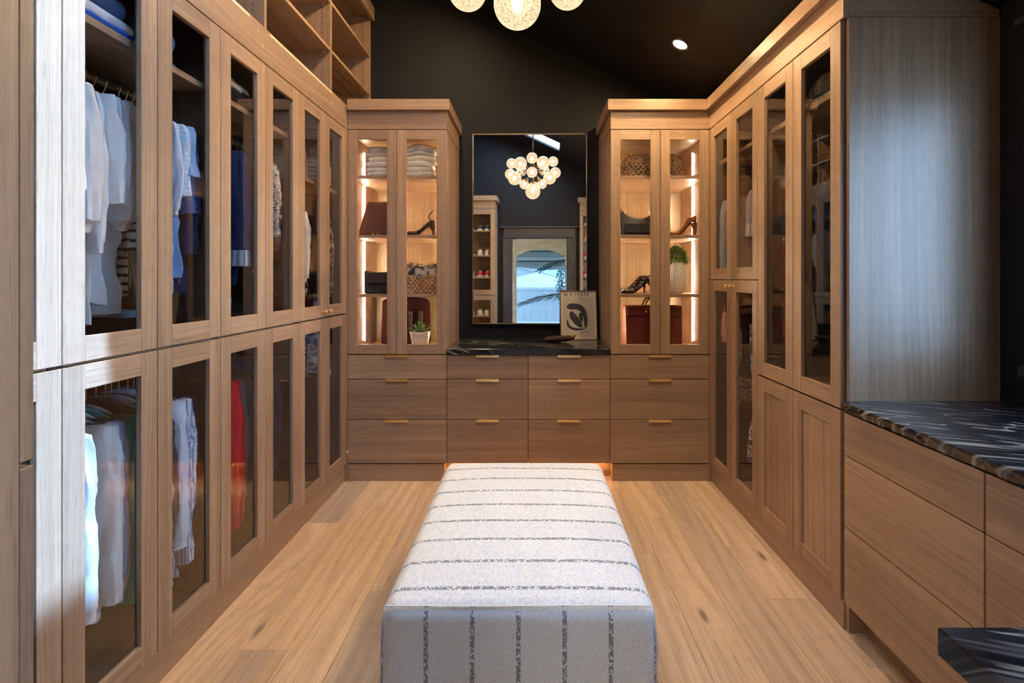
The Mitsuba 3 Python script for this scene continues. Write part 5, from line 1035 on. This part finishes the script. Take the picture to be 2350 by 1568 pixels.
a = np.linspace(0, np.pi, 14); half = np.vstack([np.stack([-0.80 + 0.032 * np.cos(a), np.full(14, 3.5405), 1.408 + 0.024 * np.sin(a)], 1), [[-0.80, 3.5405, 1.408]]])
part(t, 'badge', vcol((half, np.array([[14, i, i + 1] for i in range(13)])), (0.03, 0.12, 0.24)), label='blue half round badge')
t = thing('potted_plant', 'green rosette plant in a small white woven pot in the left display cabinet', 'plant')
pc = np.array([-0.808, 3.58, 0.8955])
prf = [(0.052, 0.0), (0.056, 0.004), (0.068, 0.075), (0.073, 0.118), (0.070, 0.123), (0.066, 0.118), (0.062, 0.095)]
m = lathe(prf[:1] + [(0.0525 + 0.0205 * s + 0.0022 * abs(math.sin(s * 30)), 0.004 + 0.115 * s) for s in np.linspace(0, 1, 40)] + prf[4:], 60, pc, lambda a, z: 1 + 0.018 * np.sin(a * 30 + np.floor(z / 0.0127) * np.pi))
part(t, 'pot', smooth(m, 'm_ceramic', True)); part(t, 'soil', vcol((lambda q: (q[0] * [1, 1, 0.25] + [0, 0, (pc[2] + 0.098) * 0.75], q[1]))(sphere(pc + [0, 0, 0.098], 0.061, 2)), (0.04, 0.028, 0.02)))
for i in range(22):
    az = i * 2.39996; el = math.radians(82 - 62 * (i / 21) ** 0.8); L = 0.10 + 0.045 * (i / 21)
    s = np.linspace(0, 1, 9); w = 0.0145 * np.sin(np.pi * (0.12 + 0.88 * s) ** 0.8) + 0.0004
    d = np.array([math.cos(az), math.sin(az), 0]); sd = np.array([-d[1], d[0], 0]); cz = np.sin(el) * L * s - 0.045 * (s ** 2) * math.cos(el); cr = np.cos(el) * L * s
    C = pc + [0, 0, 0.108] + cr[:, None] * d + np.outer(cz, [0, 0, 1]); nrm = np.array([0, 0, 1.0]) * math.cos(el) - d * math.sin(el)
    V = np.concatenate([C - w[:, None] * sd + 0.35 * w[:, None] * nrm, C, C + w[:, None] * sd + 0.35 * w[:, None] * nrm], 0).reshape(3, 9, 3)
    edge = np.array([0.10, 0.17, 0.07]); mid = np.array([0.26, 0.32, 0.12]) if i % 4 == 1 else np.array([0.06, 0.13, 0.055])
    part(t, 'leaf', vcol((V.reshape(-1, 3), grid_faces(3, 9)), np.concatenate([np.tile(edge, (9, 1)), np.tile(mid, (9, 1)), np.tile(edge, (9, 1))]), 'm_leaf'))
t = thing('vase_plant', 'bushy small leaved green plant in a tall ribbed white vase', 'plant')
vc = np.array([1.064, 3.62, 1.2935])
ss = np.linspace(0, 1, 30); prof = [(0.001, 0.0015), (0.045, 0.0)] + [(0.048 + 0.034 * math.sin(math.pi * (0.02 + 0.90 * s)) ** 0.9 + (0.006 * s), 0.004 + 0.222 * s) for s in ss] + [(0.052, 0.2285), (0.047, 0.226), (0.046, 0.19)]
part(t, 'vase', smooth(lathe(prof, 288, vc, lambda a, z: 1 + 0.055 * (np.abs(np.sin(a * 16)) ** 0.7 - 0.6) * (z > vc[2] * 0 + 0.006) * (z < 0.224)), 'm_ceramic', True))
rg = np.random.default_rng(31); n = 1500
P = rg.normal(0, 1, (n, 3)); P /= np.linalg.norm(P, axis=1, keepdims=True); P[:, 2] = np.abs(P[:, 2]) - 0.12; P = P * rg.uniform(0.45, 1.0, (n, 1)) ** 0.6 * [0.086, 0.078, 0.128] * (1 + 0.16 * (meshkit.noise(P * 4 + 3, 2)[:, None] - 0.5)) + vc + [0.0, 0, 0.232]
D = P - (vc + [0, 0, 0.22]) + rg.normal(0, 0.04, (n, 3)); D /= np.linalg.norm(D, axis=1, keepdims=True); N = rg.normal(0, 1, (n, 3)); N -= D * (N * D).sum(1, keepdims=True); N /= np.linalg.norm(N, axis=1, keepdims=True)
part(t, 'foliage', vcol(leaf_quads(P, D, N, rg.uniform(0.012, 0.022, n), rg.uniform(0.007, 0.012, n)), np.repeat(np.array([0.10, 0.16, 0.05]) * rg.uniform(0.5, 1.4, (n, 1)), 4, 0), 'm_leaf'), kind='stuff')
def shoe_shell(L, heel, h_toe, h_back, w, pointy, open_at, sole=0.004, nt=44, nf=21, topline=None):
    """A pump or trainer upper: t from the toe (0) to the heel (1) along +x; a U section that closes over the toes."""
    t = np.linspace(0, 1, nt); zs = heel * np.clip((t - 0.36) / 0.64, 0, 1) ** 1.15 * (1.0) ; zs = heel * (3 * np.clip((t - 0.33) / 0.60, 0, 1) ** 2 - 2 * np.clip((t - 0.33) / 0.60, 0, 1) ** 3) + sole
    hw = w * (np.clip(t / 0.25, 0, 1) ** (0.75 if pointy else 0.42)) * (1 - 0.30 * np.sin(np.pi * np.clip((t - 0.3) / 0.6, 0, 1))) * np.clip((1.012 - t) / 0.07, 0, 1) ** 0.5 + 0.0008
    op = np.clip((t - open_at) / 0.10, 0, 1)
    hgt = h_toe * np.clip(t / 0.12, 0.25, 1) + (h_back - h_toe) * np.clip((t - open_at) / (1 - open_at), 0, 1) ** 1.3 if topline is None else topline(t)
    f = np.linspace(-1, 1, nf); V = []
    for i in range(nt):
        th = f * (np.pi * (0.985 - 0.47 * op[i])) ; y = hw[i] * np.sin(th) * (1.0); z = hgt[i] * (0.5 - 0.5 * np.cos(th)) * (1 + 0.40 * op[i])
        y = np.where(np.abs(th) < np.pi / 2, np.sign(y) * hw[i] * np.abs(np.sin(th)) ** 0.6, y)
        V.append(np.stack([np.full(nf, t[i] * L), y, zs[i] + z], 1))
    return np.array(V).reshape(-1, 3), grid_faces(nt, nf), zs, hw
def pump(key, cat, label, M, L, heel, w, col, open_at=0.42, h_back=0.05, res=(44, 21), strap=None, vamp=True, group=None, hcol=None, block=0.4):
    t = thing(key, label, cat, group)
    v, f, zs, hw = shoe_shell(L, heel, 0.030, h_back, w, True, open_at, nt=res[0], nf=res[1])
    q = xf((v, f), M); C = (lambda vv: col(v, 3)) if callable(col) else col
    part(t, 'upper', vcol(q, C(v) if callable(C) else C, LE))
    tt = np.linspace(0, 1, len(zs)); sol = np.concatenate([np.stack([tt * L, s * hw, zs - 0.0035], 1) for s in (-1, 1)]); n = len(zs)
    part(t, 'sole', vcol(xf((sol, np.vstack([np.stack([np.arange(n - 1), np.arange(1, n), n + np.arange(n - 1)], 1), np.stack([np.arange(1, n), n + np.arange(1, n), n + np.arange(n - 1)], 1)])), M), hcol or (0.05, 0.03, 0.02), LE))
    hp = np.array([[0.955 * L, 0, 0.0], [0.965 * L, 0, heel * 0.5], [0.93 * L, 0, heel * 0.98]])
    part(t, 'heel', vcol(xf(tube(hp, [w * block * 0.55, w * block * 0.7, w * 0.72], 12), M), hcol or (0.03, 0.02, 0.015), LE))
    if strap is not None:
        kind, c = strap
        z0 = heel + h_back
        if kind == 'ankle':
            a = np.linspace(0, 2 * np.pi, 30); P = np.stack([0.84 * L + 0.15 * L * np.cos(a), 0.028 * np.sin(a), z0 - 0.026 + 0.010 * np.cos(a)], 1)
            part(t, 'strap', vcol(xf(tube(P, 0.0042, 8), M), c, LE)); part(t, 'buckle', smooth(xf(sphere((0.80 * L, -0.029, z0 - 0.026), 0.0055, 2), M), 'm_brass'))
        else:
            a = np.linspace(0, np.pi, 26); P = np.stack([0.965 * L - 0.16 * L * np.sin(a) ** 1.3, 0 * a + 0.004 * np.cos(a * 2), heel + 0.02 + 0.095 * a / np.pi + 0.0 * a], 1)
            part(t, 'strap', vcol(xf(tube(P, 0.004, 8), M), c, LE)); part(t, 'buckle', smooth(xf(sphere((0.96 * L, 0.0, heel + 0.102), 0.006, 2), M), 'm_brass'))
    return t
def place(x, y, z, a): return rotz(a, (x, y, z))
pump('heeled_sandal', 'shoe', 'black slingback heel with a looping strap in the left display cabinet', place(-0.915, 3.56, 1.7095, 0.05), 0.215, 0.072, 0.036, (0.014, 0.014, 0.017), 0.40, 0.05, strap=('sling', (0.014, 0.014, 0.017)))
pump('heeled_sandal', 'shoe', 'brown strappy high heel beside the light strip in the right display cabinet', place(0.985, 3.58, 1.7095, 0.04), 0.215, 0.10, 0.034, (0.16, 0.055, 0.022), 0.30, 0.062, strap=('ankle', (0.16, 0.055, 0.022)), hcol=(0.11, 0.035, 0.015), block=0.62)
leo = lambda v, s: patches((0.32, 0.25, 0.18), [(0.012, 0.010, 0.010), (0.012, 0.010, 0.010)], 75, 0.49)(v, s)
pump('leopard_pump', 'shoe', 'front leopard print pump in the right display cabinet', place(0.635, 3.545, 1.2935, -0.03), 0.24, 0.085, 0.036, leo, 0.34, 0.062, res=(130, 67), hcol=(0.015, 0.013, 0.013), block=0.28)
pump('leopard_pump', 'shoe', 'rear leopard print pump, set a little to the left of the other', place(0.612, 3.65, 1.2935, 0.06), 0.24, 0.085, 0.036, leo, 0.34, 0.062, res=(130, 67), hcol=(0.015, 0.013, 0.013), block=0.28)
def trainer(label, x, y, z, a, col, sole=(0.7, 0.7, 0.68), group=None, L=0.255):
    t = thing('trainer', label, 'shoe', group); M = place(x, y, z, a)
    v, f, zs, hw = shoe_shell(L, 0.006, 0.052, 0.052, 0.043, False, 0.46, 0.024, topline=lambda t_: 0.056 * np.clip(t_ / 0.12, 0.5, 1) * (1 + 0.16 * np.clip((t_ - 0.3) / 0.2, 0, 1)))
    part(t, 'upper', vcol(xf((v, f), M), col, LE))
    n = len(zs); tt = np.linspace(0, 1, n); o = np.array([(tt[i] * L, s * (hw[i] + 0.004)) for s, r in ((1, range(n)), (-1, range(n - 1, -1, -1))) for i in r])
    part(t, 'sole', vcol(xf(extrude(Polygon(o).buffer(0), 0.028), M), sole, LE))
    for k in range(4): part(t, 'lace', vcol(xf(tube([(0.36 * L + 0.016 * k, -0.016, 0.084 + 0.003 * k), (0.36 * L + 0.016 * k, 0, 0.089 + 0.003 * k), (0.36 * L + 0.016 * k, 0.016, 0.084 + 0.003 * k)], 0.003, 6), M), (0.75, 0.75, 0.73), LE))
pal = [((0.70, 0.70, 0.68), 'white'), ((0.05, 0.06, 0.09), 'navy'), ((0.30, 0.22, 0.14), 'tan'), ((0.45, 0.03, 0.06), 'red'), ((0.10, 0.10, 0.11), 'black'), ((0.16, 0.26, 0.42), 'blue'), ((0.62, 0.56, 0.46), 'cream'), ((0.60, 0.20, 0.28), 'pink')]
sn = ['bottom', 'second', 'third', 'fourth', 'top']
for i, z in enumerate(SHL):
    for j, x in enumerate((-1.14, -1.03, -0.90, -0.79)):
        c, nm_ = pal[(i * 3 + j // 2 * 5 + (6 if i == 1 else 0)) % 8] if i != 1 else pal[0 if j > 1 else 6]
        trainer(f'{nm_} trainer, {"left" if j % 2 == 0 else "right"} of its pair, {"far" if j < 2 else "doorway"} end of the {sn[i]} shoe shelf at left', x, 0.595, z + 0.0005, -math.pi / 2, c)
for i, z in enumerate(SHR):
    for j, x in enumerate((0.72, 0.83)):
        c, nm_ = pal[(3 if i == 2 else i * 2 + 1) % 8]
        trainer(f'{nm_} trainer, {"left" if j == 1 else "right"} one of the pair on the {sn[i]} shelf of the right shoe hutch', x, 0.385, z + 0.0005, -math.pi / 2, c, L=0.10)
